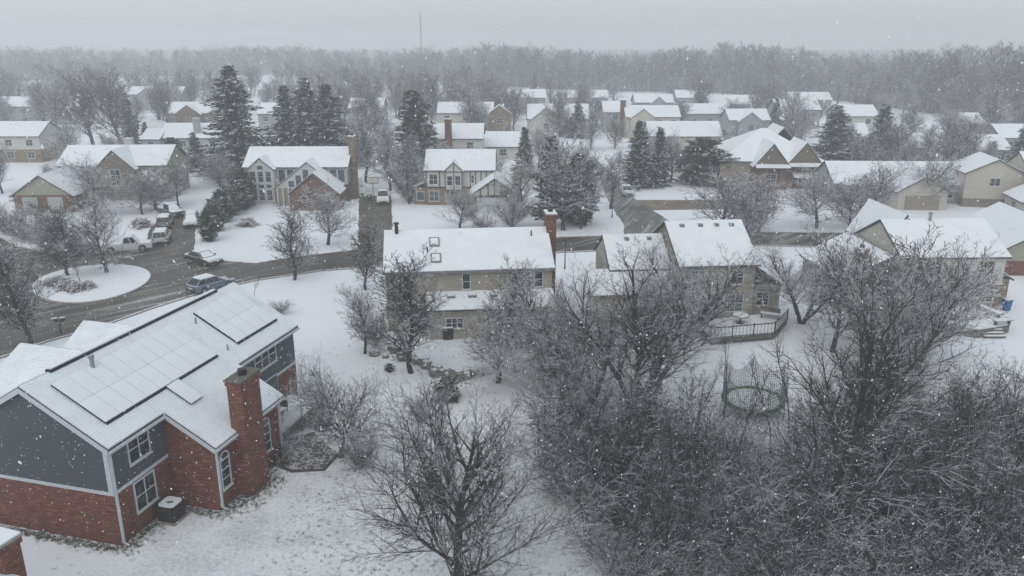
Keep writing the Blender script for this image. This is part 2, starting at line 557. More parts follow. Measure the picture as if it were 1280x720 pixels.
# ------------------------------------------------------------------ houses
WINC = {}
def window_meshes(w, h, nx, ny, arch, fm, gm, fw=.08):
    key = (round(w, 2), round(h, 2), nx, ny, arch, fm, gm, fw)
    if key in WINC:
        return WINC[key]
    f = MB(); g = MB()
    y0, y1 = -.06, .03
    f.box(-w / 2, -w / 2 + fw, y0, y1, 0, h); f.box(w / 2 - fw, w / 2, y0, y1, 0, h)
    f.box(-w / 2 + fw, w / 2 - fw, y0, y1, 0, fw)
    f.box(-w / 2 - .05, w / 2 + .05, y0 - .05, y0 - .002, -.05, .03)
    if not arch:
        f.box(-w / 2 + fw, w / 2 - fw, y0, y1, h - fw, h)
        g.box(-w / 2 + fw, w / 2 - fw, -.02, .02, fw, h - fw)
    else:
        f.box(-w / 2 + fw, w / 2 - fw, y0, y1, h - fw, h)
        n = 8; R = w / 2
        for k in range(n):
            a, b = math.pi * k / n, math.pi * (k + 1) / n
            q = [(R * math.cos(a), h + R * math.sin(a)), (R * math.cos(b), h + R * math.sin(b)),
                 ((R - fw) * math.cos(b), h + (R - fw) * math.sin(b)), ((R - fw) * math.cos(a), h + (R - fw) * math.sin(a))]
            f.prism([(x, y0, z) for x, z in q], (0, y1 - y0, 0))
        g.box(-w / 2 + fw, w / 2 - fw, -.02, .02, fw, h - fw)
        g.prism([((R - fw) * math.cos(math.pi * k / n), -.02, h + (R - fw) * math.sin(math.pi * k / n)) for k in range(n + 1)], (0, .04, 0))
    iw, ih = w - 2 * fw, h - 2 * fw
    for i in range(1, nx):
        x = -w / 2 + fw + iw * i / nx
        f.box(x - .03, x + .03, y0 + .01, -.022, fw, h - fw)
    for j in range(1, ny):
        z = fw + ih * j / ny
        f.box(-w / 2 + fw, w / 2 - fw, y0 + .014, -.0225, z - .025, z + .025)
    r = (f.mesh('window', [M[fm]]), g.mesh('pane', [M[gm]]))
    WINC[key] = r
    return r

SIDE = {'-y': 0, '+x': rad(90), '+y': rad(180), '-x': rad(-90)}

class House:
    def __init__(s, name, label, cat, o, rot, group=None, snow='roof_snow', roof='shingle'):
        s.t = thing(name, label, cat, o, rot, group)
        s.o, s.rot = o, rot
        s.p = {}
        s.mats = {}
        s.rm = [M[roof], M[snow], M['trim']]
        s.roof = MB()
        s.order = []

    def part(s, nm, mat):
        if (nm, mat) not in s.p:
            s.p[(nm, mat)] = MB()
            s.order.append((nm, mat))
        return s.p[(nm, mat)]

    def walls(s, x0, x1, y0, y1, z0, z1, mat, sides='-x+x-y+y'):
        mb = s.part('wall', mat)
        c = {'-y': ((x0, y0), (x1, y0)), '+x': ((x1, y0), (x1, y1)), '+y': ((x1, y1), (x0, y1)), '-x': ((x0, y1), (x0, y0))}
        for k, (a, b) in c.items():
            if k in sides:
                mb.add([(*a, z0), (*b, z0), (*b, z1), (*a, z1)], [(0, 1, 2, 3)])

    def slab(s, q, t=.16, snow=True, ins=(.03, .03, .03, .03), st=.07):
        """q: 4 points of the slab's underside (eave a, eave b, ridge b, ridge a); snow rests on top"""
        q = [Vector(p) for p in q]
        up = Vector((0, 0, t))
        s.roof.prism(q, up, 0)
        if snow:
            a, b, c, d = [p + up for p in q]
            e1 = (b - a).normalized(); sl = (d - a).normalized(); sl2 = (c - b).normalized()
            a2 = a + e1 * ins[3] + sl * ins[0]; b2 = b - e1 * ins[1] + sl2 * ins[0]
            c2 = c - e1 * ins[1] - sl2 * ins[2]; d2 = d + e1 * ins[3] - sl * ins[2]
            s.roof.prism([a2, b2, c2, d2], (0, 0, st), 1)

    def gable(s, x0, x1, y0, y1, ze, rise, axis='x', mat=None, ov=.35, rake=.3, ends='ab', t=.16, asym=0, ridge_ins=.04, eave_ins=.0):
        if axis == 'x':
            ym = (y0 + y1) / 2 + asym
            for (ya, sg) in ((y0, -1), (y1, 1)):
                h = abs(ym - ya)
                k = rise / h
                xa, xb = x0 - rake, x1 + rake
                A = (xa, ya + sg * ov, ze - k * ov); B = (xb, ya + sg * ov, ze - k * ov)
                C = (xb, ym, ze + rise); D = (xa, ym, ze + rise)
                s.slab((A, B, C, D), t, ins=(eave_ins, .05, ridge_ins, .05))
            if mat:
                for (x, e) in ((x0, 'a'), (x1, 'b')):
                    if e in ends:
                        s.tri([(x, y0, ze), (x, y1, ze), (x, ym, ze + rise)], mat)
        else:
            xm = (x0 + x1) / 2 + asym
            for (xa, sg) in ((x0, -1), (x1, 1)):
                h = abs(xm - xa)
                k = rise / h
                ya, yb = y0 - rake, y1 + rake
                A = (xa + sg * ov, ya, ze - k * ov); B = (xa + sg * ov, yb, ze - k * ov)
                C = (xm, yb, ze + rise); D = (xm, ya, ze + rise)
                s.slab((A, B, C, D), t, ins=(eave_ins, .05, ridge_ins, .05))
            if mat:
                for (y, e) in ((y0, 'a'), (y1, 'b')):
                    if e in ends:
                        s.tri([(x0, y, ze), (x1, y, ze), (xm, y, ze + rise)], mat)

    def tri(s, pts, mat):
        if ('wall', mat) in s.p:
            s.p[('wall', mat)].add(pts, [(0, 1, 2)])
        else:
            mb = MB(); mb.add(pts, [(0, 1, 2)]); mb.build('gable_wall', M[mat], s.t, fix=False)

    def hip(s, x0, x1, y0, y1, ze, rise, ov=.4, t=.16):
        x0 -= ov; x1 += ov; y0 -= ov; y1 += ov
        W, D = x1 - x0, y1 - y0
        ym = (y0 + y1) / 2; xm = (x0 + x1) / 2
        if W >= D:
            a, b = (x0 + D / 2, ym), (x1 - D / 2, ym)
        else:
            a, b = (xm, y0 + W / 2), (xm, y1 - W / 2)
        c = [(x0, y0), (x1, y0), (x1, y1), (x0, y1)]
        zr = ze + rise
        for z, m, dz, ins in ((ze, 0, t, 0), (ze + t, 1, .07, .04)):
            vs = [(x + ins * (1 if x == x0 else -1), y + ins * (1 if y == y0 else -1), z) for x, y in c]
            vs += [(*a, z + rise), (*b, z + rise)]
            n = len(vs)
            vs += [(x, y, zz + dz) for x, y, zz in vs]
            if W >= D:
                fs = [(0, 1, 5, 4), (1, 2, 5), (2, 3, 4, 5), (3, 0, 4)]
            else:
                fs = [(0, 1, 4), (1, 2, 5, 4), (2, 3, 5), (3, 0, 4, 5)]
            top = [tuple(i + n for i in f) for f in fs]
            sd = [(i, (i + 1) % 4, (i + 1) % 4 + n, i + n) for i in range(4)]
            s.roof.add(vs, [tuple(reversed(f)) for f in fs] + top + sd, m)

    def shed(s, x0, x1, y0, y1, z0, z1, low='-y', ov=.3, side_ov=.2, t=.14):
        """roof falling towards the side low; z0 at its wall, z1 at the opposite one"""
        if low in '-y+y':
            d = y1 - y0; k = (z1 - z0) / d
            if low == '-y':
                q = [(x0 - side_ov, y0 - ov, z0 - k * ov), (x1 + side_ov, y0 - ov, z0 - k * ov), (x1 + side_ov, y1, z1), (x0 - side_ov, y1, z1)]
            else:
                q = [(x1 + side_ov, y1 + ov, z0 - k * ov), (x0 - side_ov, y1 + ov, z0 - k * ov), (x0 - side_ov, y0, z1), (x1 + side_ov, y0, z1)]
        else:
            d = x1 - x0; k = (z1 - z0) / d
            if low == '+x':
                q = [(x1 + ov, y0 - side_ov, z0 - k * ov), (x1 + ov, y1 + side_ov, z0 - k * ov), (x0, y1 + side_ov, z1), (x0, y0 - side_ov, z1)]
            else:
                q = [(x0 - ov, y1 + side_ov, z0 - k * ov), (x0 - ov, y0 - side_ov, z0 - k * ov), (x1, y0 - side_ov, z1), (x1, y1 + side_ov, z1)]
        s.slab(q, t, ins=(0, .04, .0, .04))

    def win(s, side, u, z, w, h, at, nx=2, ny=2, arch=False, fm='trim', gm='glass', name='window', fw=.08):
        fm_, gm_ = window_meshes(w, h, nx, ny, arch, fm, gm, fw)
        loc = (u, at, z) if side in '-y+y' else (at, u, z)
        o = link(name, fm_, s.t, loc, SIDE[side])
        link('pane', gm_, o)
        return o

    def box(s, nm, mat, *a):
        s.part(nm, mat).box(*a)

    def chimney(s, x, y, wx, wy, z0, z1, mat='brick', cap='concrete', flue=True, snowcap=True):
        mb = MB()
        mb.box(x - wx / 2, x + wx / 2, y - wy / 2, y + wy / 2, z0, z1 - .25)
        mb.box(x - wx / 2 - .06, x + wx / 2 + .06, y - wy / 2 - .06, y + wy / 2 + .06, z1 - .25, z1)
        c = mb.build('chimney', M[mat], s.t)
        k = MB()
        k.box(x - wx / 2 - .1, x + wx / 2 + .1, y - wy / 2 - .1, y + wy / 2 + .1, z1, z1 + .1, 0)
        if snowcap:
            k.box(x - wx / 2 - .06, x + wx / 2 + .06, y - wy / 2 - .06, y + wy / 2 + .06, z1 + .1, z1 + .16, 1)
        if flue:
            k.tube([(x, y, z1 + .1), (x, y, z1 + .42)], min(wx, wy) * .28, 8, 2)
        k.build('chimney_cap', [M[cap], M['snow'], M['black']], c)
        return c

    def garage(s, side, u, w, at, h=2.2, mat='trim'):
        mb = MB()
        mb.box(-w / 2 - .1, w / 2 + .1, -.05, .02, 0, h + .1, 0)
        for k in range(4):
            mb.box(-w / 2, w / 2, -.075, -.052, .02 + k * h / 4, (k + 1) * h / 4 - .02, 0)
        loc = (u, at, 0) if side in '-y+y' else (at, u, 0)
        o = mb.build('garage_door', [M[mat]], s.t)
        o.location = loc
        o.rotation_euler = (0, 0, SIDE[side])

    def door(s, side, u, at, w=1., h=2.1, z=0, mat='timber'):
        mb = MB()
        mb.box(-w / 2 - .08, w / 2 + .08, -.05, .02, 0, h + .08, 1)
        mb.box(-w / 2, w / 2, -.075, -.052, 0.02, h, 0)
        o = mb.build('door', [M[mat], M['trim']], s.t)
        o.location = (u, at, z) if side in '-y+y' else (at, u, z)
        o.rotation_euler = (0, 0, SIDE[side])

    def done(s):
        s.roof.build('roof', s.rm, s.t)
        for nm, mat in s.order:
            s.p[(nm, mat)].build(nm, M[mat], s.t, fix=(nm not in ('wall', 'gable_wall')))
        return s.t

def trap_wall(h, pts, mat):
    h.part('wall', mat).add(pts, [tuple(range(len(pts)))])

# ---- near house with solar panels -------------------------------------------------
A = House('brick_house', 'near two-storey house with slate blue siding over red brick and solar panels on its roof', 'house', HA_O, HA_R, snow='roof_snow_near')
W_, L_ = 8.6, 17.3
A.walls(-W_, 0, 0, L_, 0, 2.9, 'brick')
A.walls(-W_, 0, 0, L_, 2.9, 5.5, 'blue_siding')
A.gable(-W_, 0, 0, L_, 5.5, 2.5, 'y', 'blue_siding', ov=.3, rake=.22)
k30 = 2.5 / 4.3
# family room wing under the continued roof slope
wx, wy0, wy1 = 2.86, 4.0, 10.3
wz = 5.5 - k30 * wx
for y in (wy0, wy1):
    trap_wall(A, [(0.002, y, 0), (wx, y, 0), (wx, y, wz), (0.002, y, 5.5)], 'brick')
trap_wall(A, [(wx, wy0, 0), (wx, wy1, 0), (wx, wy1, wz), (wx, wy0, wz)], 'brick')
za, zb = 5.5 - k30 * .3, 5.5 - k30 * (wx + .3)
A.slab([(wx + .3, wy0 - .22, zb), (wx + .3, wy1 + .22, zb), (.3, wy1 + .22, za), (.3, wy0 - .22, za)], .16, ins=(0, .05, 0, .05))
# white trim: band, corner boards, rake and eave boards
for b in ((-W_, .03, -.03, 0.0, 2.82, 3.0), (0.0, .03, .0, wy0 - .003, 2.82, 3.0), (0.0, .03, wy1 + .003, L_, 2.82, 3.0)):
    mb = MB(); mb.box(*b); mb.build('band_board', M['trim'], A.t)
A.box('corner_board', 'trim', -.22, .035, -.035, -.002, 3.0, 5.36)
A.box('corner_board', 'trim', .001, .035, -.002, .2, 3.0, 5.36)
for sg, xa in ((1, 0), (-1, -W_)):
    A.part('rake_board', 'trim').prism([(xa + sg * .3, -.25, 5.5 - k30 * .3 - .16), (xa + sg * .3, -.25, 5.62 - k30 * .3), (-4.3, -.25, 8.12), (-4.3, -.25, 7.84)], (0, .03, 0))
A.part('wing_rake_board', 'trim').prism([(.3, wy0 - .25, za - .14), (.3, wy0 - .25, za + .12), (wx + .3, wy0 - .25, zb + .12), (wx + .3, wy0 - .25, zb - .14)], (0, .03, 0))
for b in ((.3, .42, -.2, wy0 - .25, 5.24, 5.36), (.3, .42, wy1 + .25, L_ + .2, 5.24, 5.36), (wx + .3, wx + .42, wy0 - .2, wy1 + .2, zb - .02, zb + .1)):
    mb = MB(); mb.box(*b); mb.build('gutter', M['trim'], A.t)
for (x, y, z) in ((.06, .1, 5.3), (wx + .06, wy0 + .12, zb), (wx + .06, wy1 - .1, zb)):
    mb = MB()
    mb.box(x - .05, x + .05, y - .06, y + .06, .15, z - .25)
    mb.tube([(x, y, z - .25), (x + .3, y, z)], .05, 6)
    mb.tube([(x, y, .16), (x + .3, y, .05)], .05, 6)
    mb.build('downspout', M['trim'], A.t)
A.win('+x', 2.05, 3.75, 1.55, 1.55, 0, 2, 2)
A.win('+x', 2.05, 1.05, 1.55, 1.7, 0, 2, 2)
A.win('+x', 13.75, 3.95, 2.5, 1.3, 0, 3, 2)
A.win('+x', 4.75, 1.0, .85, 1.75, wx, 1, 3, True)
A.win('+x', 8.75, 1.0, .85, 1.75, wx, 1, 3, True)
A.win('+x', 11.6, 1.1, 1.0, 1.3, 0, 2, 2)
A.door('+x', 13.9, 0, 1.8, 2.05, .95, 'glass')
c = A.chimney(wx + .42, 6.55, .84, 1.75, 0, 6.75, 'brick', 'dark_concrete', snowcap=False)
rv = MB(); rv.box(-4.46, -4.14, 1.6, 15.4, 8.1, 8.30, 0); rv.box(-4.44, -4.2, 1.7, 15.3, 8.30, 8.35, 1)
rv.build('ridge_dark_bar', [M['black'], M['snow']], A.t)  # added dark bar, standing in for the dark line of panel edges beyond the ridge
sh = MB()
sh.prism([(wx, 5.2, 0), (wx + .5, 5.2, 0), (wx + .5, 7.9, 0), (wx, 7.9, 0)], (0, 0, 3.4), 0)
# roof vents
for (x, y) in ((-2.97, 11.39), (-.67, 11.02)):
    z = 5.5 + .16 - k30 * x
    mb = MB(); mb.tube([(x, y, z - .1), (x, y, z + .45)], .055, 8)
    mb.build('vent_pipe', M['metal'], A.t)
mb = MB(); z = 5.66 + k30 * 3.3
mb.tube([(-3.3, 3.4, z - .2), (-3.3, 3.4, z + .75)], .11, 10)
mb.tube([(-3.3, 3.4, z + .75), (-3.3, 3.4, z + .9)], .15, 10)
mb.build('flue_pipe', M['metal'], A.t)
# solar panels, each its own part
mbp = MB()
mbp.box(-.497, .497, -.83, .83, 0, .045, 0)
mbp.box(-.484, .484, -.828, .822, .045, .10, 1)
pm = mbp.mesh('solar_panel', [M['panel'], M['panel_snow']])
ang = math.atan(k30)
def panel(x, y, side=1, wide=1.):
    z = 5.5 + .16 + k30 * (-x if side > 0 else (x + W_)) + .16
    o = link('solar_panel', pm, A.t, (x, y, z))
    # long side down the slope
    nrm = Vector((side * math.sin(ang), 0, math.cos(ang)))
    dn = Vector((side * math.cos(ang), 0, -math.sin(ang)))
    xa = dn.cross(nrm)
    o.matrix_local = Matrix.Translation((x, y, z)) @ Matrix((xa * wide, dn, nrm)).transposed().to_4x4()
for r in range(2):
    for cc in range(9):
        panel(-2.82 + r * 1.442, 1.4 + cc * 1.0)
    for cc in range(4):
        panel(-2.82 + r * 1.442, 12.55 + cc * 1.12, 1, 1.12)
panel(.1, 5.8)
for cc in range(6):
    panel(-W_ + 3.2, 5.2 + cc * 1.0 + (2.2 if cc > 3 else 0), -1)
rl = MB()
for (y0, y1) in ((.95, 9.95), (12.0, 16.5)):
    for x in (-3.3, -2.2, -1.85, -.75):
        z = 5.72 - k30 * x
        rl.box(x - .04, x + .04, y0, y1, z, z + .1)
    for (x0, x1) in ((-3.55, -.7),):
        for y in (y0, y1 - .03):
            rl.prism([(x0, y, 5.67 - k30 * x0), (x1, y, 5.67 - k30 * x1), (x1, y, 5.82 - k30 * x1), (x0, y, 5.82 - k30 * x0)], (0, .03, 0))
    x = -.635
    rl.prism([(x, y0, 5.67 - k30 * x), (x, y0, 5.86 - k30 * x), (x, y1, 5.86 - k30 * x), (x, y1, 5.67 - k30 * x)], (.03, 0, 0))
rl.build('panel_rack', M['black'], A.t)
# front gables on the far slope
for (yc, hw, xf, rise) in ((6.6, 3.3, -11.2, 1.75), (10.8, 2.3, -10.6, 1.35)):
    zr = 6.95
    A.walls(xf, -W_, yc - hw, yc + hw, 0, zr - rise, 'blue_siding', '-x-y+y')
    xb = -W_ + (zr - 5.5) / k30
    A.gable(xf, xb, yc - hw, yc + hw, zr - rise, rise, 'x', 'blue_siding', ends='a', rake=.15, ov=.3)
A.done()

# heat pump unit beside the brick wall
t = thing('air_conditioner', 'black air conditioner unit with snow on top against the brick wall', 'air conditioner', (*LA(.85, 2.7), 0), HA_R)
mb = MB(); mb.box(-.48, .48, -.48, .48, .08, .95); mb.build('casing', M['black'], t, bevel=.05)
mb = MB(); mb.box(-.6, .6, -.6, .6, 0, .08); mb.build('base_pad', M['concrete'], t)
mb = MB()
for k in range(9):
    z = .16 + k * .085
    for sx_ in (-1, 1):
        mb.box(sx_ * .49 - .012, sx_ * .49 + .012, -.42, .42, z, z + .03)
        mb.box(-.42, .42, sx_ * .49 - .012, sx_ * .49 + .012, z, z + .03)
mb.build('side_grille', M['timber'], t)
mb = MB()
n = 20
for k in range(n):
    a0, a1 = 2 * math.pi * k / n, 2 * math.pi * (k + 1) / n
    def sq(a):
        c_, s_ = math.cos(a), math.sin(a); q = .46 / max(abs(c_), abs(s_)); return (c_ * q, s_ * q)
    i0, i1 = (.2 * math.cos(a0), .16 * math.sin(a0)), (.2 * math.cos(a1), .16 * math.sin(a1))
    o0, o1 = sq(a0), sq(a1)
    mb.prism([(*o0, .955), (*o1, .955), (*i1, .955), (*i0, .955)], (0, 0, .07))
mb.build('snow_cap', M['snow'], t)
mb = MB()
for k in range(5):
    mb.box(-.3, .3, -.2 + k * .1 - .008, -.2 + k * .1 + .008, .952, .965)
mb.tube([(0, 0, .95), (0, 0, .985)], .07, 8); mb.build('fan_guard', M['metal'], t)

# deck behind the wing
t = thing('deck', 'wooden deck with white baluster railing behind the brick house', 'deck', (*HA_O, 0), HA_R)
mb = MB(); mb.box(.08, 2.6, 10.45, 16.2, .85, 1.0, 0); mb.box(.1, 2.55, 10.5, 16.1, 1.0, 1.03, 1); mb.build('floor', [M['wood_deck'], M['snow']], t)
def railing(mb, a, b, h=1.0, step=.13, post=.1, m=0):
    a, b = Vector(a), Vector(b)
    n = max(1, int((b - a).length / step))
    up = Vector((0, 0, 1))
    mb.rod(a + up * h, b + up * h, .09, m); mb.rod(a + up * .1, b + up * .1, .06, m)
    for i in range(n + 1):
        q = a + (b - a) * i / n
        mb.rod(q + up * .1, q + up * h, .035, m)
    for q in (a, b):
        mb.rod(q, q + up * (h + .12), post, m)
mb = MB(); railing(mb, (2.55, 10.5, 1.0), (2.55, 13.3, 1.0)); railing(mb, (2.55, 14.6, 1.0), (2.55, 16.15, 1.0)); railing(mb, (.15, 16.15, 1.0), (2.55, 16.15, 1.0)); railing(mb, (2.6, 13.3, 1.0), (4.1, 13.3, .1)); mb.build('railing', M['rail_white'], t)
mb = MB()
for k in range(4):
    mb.box(2.62 + k * .34, 2.98 + k * .34, 13.35, 14.55, .8 - k * .2 - .1, .8 - k * .2, 0)
mb.build('stairs', M['wood_deck'], t)
mb = MB()
for (x, y) in ((2.5, 10.6), (2.5, 13.3), (2.5, 16.1), (.3, 16.1)):
    mb.rod((x, y, 0), (x, y, .84), .14)
mb.build('posts', M['wood_deck'], t)
t = thing('patio_table', 'square patio table under snow on the deck', 'table', (*LA(1.3, 12.0), 1.03), HA_R)
mb = MB(); mb.box(-.5, .5, -.5, .5, .68, .72, 0); mb.box(-.48, .48, -.48, .48, .72, .79, 1); mb.build('tabletop', [M['black'], M['snow']], t)
for sx_ in (-1, 1):
    for sy_ in (-1, 1):
        mb = MB(); mb.rod((sx_ * .42, sy_ * .42, 0), (sx_ * .42, sy_ * .42, .68), .05); mb.build('leg', M['black'], t)
def chair(o, rz, lab):
    t = thing('patio_chair', lab, 'chair', o, rz, 'chairs on the near deck')
    mb = MB(); mb.box(-.27, .27, -.27, .27, .4, .44, 0); mb.box(-.25, .25, -.25, .25, .44, .5, 1); mb.build('seat', [M['black'], M['snow']], t)
    mb = MB(); mb.box(-.27, .27, .24, .28, .44, .95, 0); mb.build('backrest', M['black'], t)
    for sx_ in (-1, 1):
        for sy_ in (-1, 1):
            mb = MB(); mb.rod((sx_ * .23, sy_ * .23, 0), (sx_ * .23, sy_ * .23, .4), .04); mb.build('leg', M['black'], t)
chair((*LA(1.3, 13.1), 1.03), HA_R, 'dark patio chair with snowy seat on the stair side of the deck table')
chair((*LA(1.3, 11.0), 1.03), HA_R + math.pi, 'dark patio chair with snowy seat between the deck table and brick wing')

# ---- neighbour's corner at the bottom left -----------------------------------------
Nn = House('neighbour_house', 'snowy shingled roof edge of a house cut off by the bottom left corner', 'house', (-16.2, 24.35), rad(-18.9), snow='roof_snow_near')
Nn.walls(-14, 2, -9, -.3, 0, 5.0, 'brick')
Nn.gable(-14, 2, -9, -.3, 5.0, 2.4, 'x', 'blue_siding', ov=.3)
Nn.chimney(-3.0, .12, 1.15, .8, 0, 6.35, 'brick', flue=False)
Nn.box('trim', 'trim', -14, 2, -.04, .06, 4.7, 4.83)
Nn.done()

# ---- house in the middle ------------------------------------------------------------
B = House('beige_house', 'beige two-storey house in the middle with two skylights and a brick chimney', 'house', (-10.6, 64.4), rad(6))
B.walls(0, 14.1, 0, 8.6, 0, 5.4, 'beige_siding')
B.gable(0, 14.1, 0, 8.6, 5.4, 2.3, 'x', 'beige_siding', ov=.4, rake=.25)
B.box('gutter', 'gutter', -.2, 14.3, -.52, -.402, 5.18, 5.3)
B.walls(3.5, 14.0, -2.4, -.002, 0, 2.6, 'beige_siding', '-x+x-y')
B.shed(3.5, 14.0, -2.4, -.01, 2.6, 3.25, '-y')
for x in (5.4, 7.2, 9.0):
    z = 2.6 + .21 + .65 * (1.5) / 2.4
    mb = MB(); mb.box(x - .35, x + .35, -1.15, -.5, z - .02, z + .12, 0); mb.box(x - .3, x + .3, -1.0, -.52, z + .12, z + .16, 1); mb.build('skylight', [M['gutter'], M['snow']], B.t)
for (x, y) in ((4.16, 2.7), (4.24, .9)):
    z = 5.4 + .16 + y * 2.3 / 4.3
    mb = MB()
    sl = 2.3 / 4.3
    q = [(x - .45, y - .5, z + .1 - .5 * sl), (x + .45, y - .5, z + .1 - .5 * sl), (x + .45, y + .5, z + .1 + .5 * sl), (x - .45, y + .5, z + .1 + .5 * sl)]
    mb.prism(q, (0, 0, .07), 0)
    q2 = [(x + (a - x) * .72, y + (b - y) * .72, z + .17 + (c_ - z - .1) * .72) for a, b, c_ in q]
    mb.prism(q2, (0, 0, .03), 1)
    mb.build('skylight', [M['gutter'], M['snow']], B.t)
B.win('-y', 1.9, 3.4, 1.0, 1.5, 0, 1, 2, fm='beige_siding'); B.win('-y', 6.75, 3.55, .75, 1.45, 0, 1, 2)
for x in (11.0, 12.0, 12.95):
    B.win('-y', x, 3.6, .8, 1.4, 0, 1, 2)
B.win('-y', 1.7, .9, 1.6, 1.6, 0, 2, 2); B.door('-y', 3.0, 0, .95, 2.05, 0, 'glass')
B.win('-y', 5.6, .95, 1.5, .95, -2.4, 3, 2); B.win('-y', 9.2, .8, 2.0, 1.3, -2.4, 3, 2); B.win('-y', 12.3, .8, 1.4, 1.3, -2.4, 2, 2)
B.win('-x', 3.0, 3.5, 1.0, 1.4, 0, 1, 2); B.win('+x', 1.5, 3.5, .9, 1.4, 14.1, 1, 2)
B.chimney(14.55, 4.3, .85, 1.7, 0, 9.1, 'brick')
mb = MB(); mb.tube([(.9, 3.9, 7.3), (.9, 3.9, 8.5)], .16, 8); mb.tube([(.9, 3.9, 8.5), (.9, 3.9, 8.65)], .24, 8); mb.build('flue_pipe', M['black'], B.t)
for (x, y) in ((3.55, 1.6), (12.7, 3.2)):
    z = 5.6 + y * 2.3 / 4.3
    mb = MB(); mb.tube([(x, y, z), (x, y, z + .5)], .06, 6); mb.build('vent_pipe', M['black'], B.t)
B.done()

# ---- house right of centre behind the trees ------------------------------------------
Ch = House('vented_house', 'house right of centre with four dark roof vents along its ridge, behind bare trees', 'house', (14.6, 66.6), rad(5))
Ch.walls(0, 6.7, 0, 10, 0, 5.3, 'beige_siding')
Ch.gable(0, 6.7, 0, 10, 5.3, 2.6, 'x', 'tan_siding', ov=.4, rake=.3)
Ch.walls(-5.6, -.002, 2.5, 9.5, 0, 4.4, 'beige_siding', '-x-y+y'); Ch.gable(-5.6, -.31, 2.5, 9.5, 4.4, 2.1, 'x', 'cream_siding', ends='a', rake=.2)
Ch.walls(-7.6, -3.6, .5, 2.49, 0, 2.8, 'beige_siding', '-x-y+x'); Ch.shed(-7.6, -.35, .2, 2.48, 2.8, 4.2, '-y')
Ch.walls(6.71, 9.8, 1.5, 8.5, 0, 2.9, 'beige_siding', '+x-y+y'); Ch.shed(6.75, 9.6, 1.5, 8.5, 2.9, 4.9, '+x')
for x in (1.2, 2.9, 4.4, 5.8):
    z = 5.3 + .16 + 4.3 * .52
    mb = MB(); mb.box(x - .2, x + .2, 4.1, 4.5, z - .05, z + .22); mb.build('roof_vent', M['gutter'], Ch.t)
for x in (-3.6, -1.5):
    mb = MB(); z = 4.4 + .16 + 2.9 * .6; mb.box(x - .2, x + .2, 5.2, 5.6, z - .05, z + .22); mb.build('roof_vent', M['gutter'], Ch.t)
for x in (1.6, 5.1):
    Ch.win('-y', x, 3.4, 1.2, 1.4, 0, 2, 2); Ch.win('-y', x, .9, 1.5, 1.6, 0, 2, 2)
Ch.win('-x', 5, 3.2, 1.0, 1.2, -5.6); Ch.win('-y', 8.2, .9, 1.2, 1.3, 1.5)
Ch.win('-x', 1.5, 3.6, .9, 1.2, 0)
Ch.done()
t = thing('deck', 'low garden deck with dark post railing covered in snow', 'deck', (0, 0, 0))
dp = [P(866, 402, .6), P(888, 424, .6), P(968, 417, .6), P(984, 400, .6), P(960, 392, .6)]
mb = MB(); mb.prism([(x, y, .25) for x, y in dp], (0, 0, .35), 0)
ccx = sum(p[0] for p in dp) / 5; ccy = sum(p[1] for p in dp) / 5
mb.prism([(ccx + (x - ccx) * .97, ccy + (y - ccy) * .97, .6) for x, y in dp], (0, 0, .07), 1)
mb.build('floor', [M['wood_deck'], M['snow']], t)
mb = MB()
for i in range(3):
    a, b = dp[i], dp[i + 1]
    n = 1 if i != 1 else 3
    for k in range(n):
        qa = (a[0] + (b[0] - a[0]) * k / n, a[1] + (b[1] - a[1]) * k / n, .6); qb = (a[0] + (b[0] - a[0]) * (k + 1) / n, a[1] + (b[1] - a[1]) * (k + 1) / n, .6)
        railing(mb, qa, qb, .95, .3, .1)
mb.build('railing', M['black'], t)
t = thing('patio_table', 'round patio table with snow on the low garden deck', 'table', (*P(925, 404, .67), .67))
mb = MB(); mb.tube([(0, 0, .68), (0, 0, .72)], .7, 16, 0); mb.tube([(0, 0, .72), (0, 0, .8)], .66, 16, 1); mb.build('tabletop', [M['black'], M['snow']], t)
mb = MB(); mb.tube([(0, 0, 0), (0, 0, .68)], .06, 8); mb.tube([(0, 0, 0), (0, 0, .04)], .3, 10); mb.build('leg', M['black'], t)
t = thing('garden_bench', 'snow covered bench at the back of the low garden deck', 'bench', (*P(962, 398, .67), .67), rad(-25))
mb = MB(); mb.box(-.8, .8, -.25, .25, .4, .45, 0); mb.box(-.78, .78, -.23, .23, .45, .52, 1); mb.build('seat', [M['wood_deck'], M['snow']], t)
mb = MB(); mb.box(-.8, .8, .25, .3, .45, .9, 0); mb.build('backrest', M['wood_deck'], t)
for sx_ in (-.7, .7):
    mb = MB(); mb.box(sx_ - .05, sx_ + .05, -.22, .22, 0, .4); mb.build('leg', M['wood_deck'], t)

# ---- house on the right ---------------------------------------------------------------
D = House('cream_house', 'cream house at the right with white upper floor over stone and a long snowy roof', 'house', (35.0, 69.3), rad(2))
D.walls(0, 9.6, 0, 9, 0, 2.7, 'stone'); D.walls(0, 9.6, 0, 9, 2.7, 5.3, 'white_siding')
D.gable(0, 9.6, 0, 9, 5.3, 2.3, 'x', 'cream_siding', ov=.35, rake=.25)
D.box('trim', 'cream_siding', -.03, 9.63, -.03, -.001, 2.6, 2.8)
D.walls(-4.6, -.002, 1.2, 10.5, 0, 2.8, 'brown_siding', '-x-y+y'); D.shed(-4.6, -.3, 1.2, 10.5, 2.8, 4.9, '-x', .4)
trap_wall(D, [(-4.6, 1.2, 2.8), (-.002, 1.2, 2.8), (-.002, 1.2, 4.95)], 'brown_siding')
D.chimney(-2.2, 3.2, .9, .8, 2.5, 5.2, 'old_brick')
D.walls(9.61, 11.3, 1.5, 7, 0, 2.7, 'stone', '+x-y+y'); D.shed(9.66, 11.3, 1.5, 7, 2.7, 3.7, '+x')
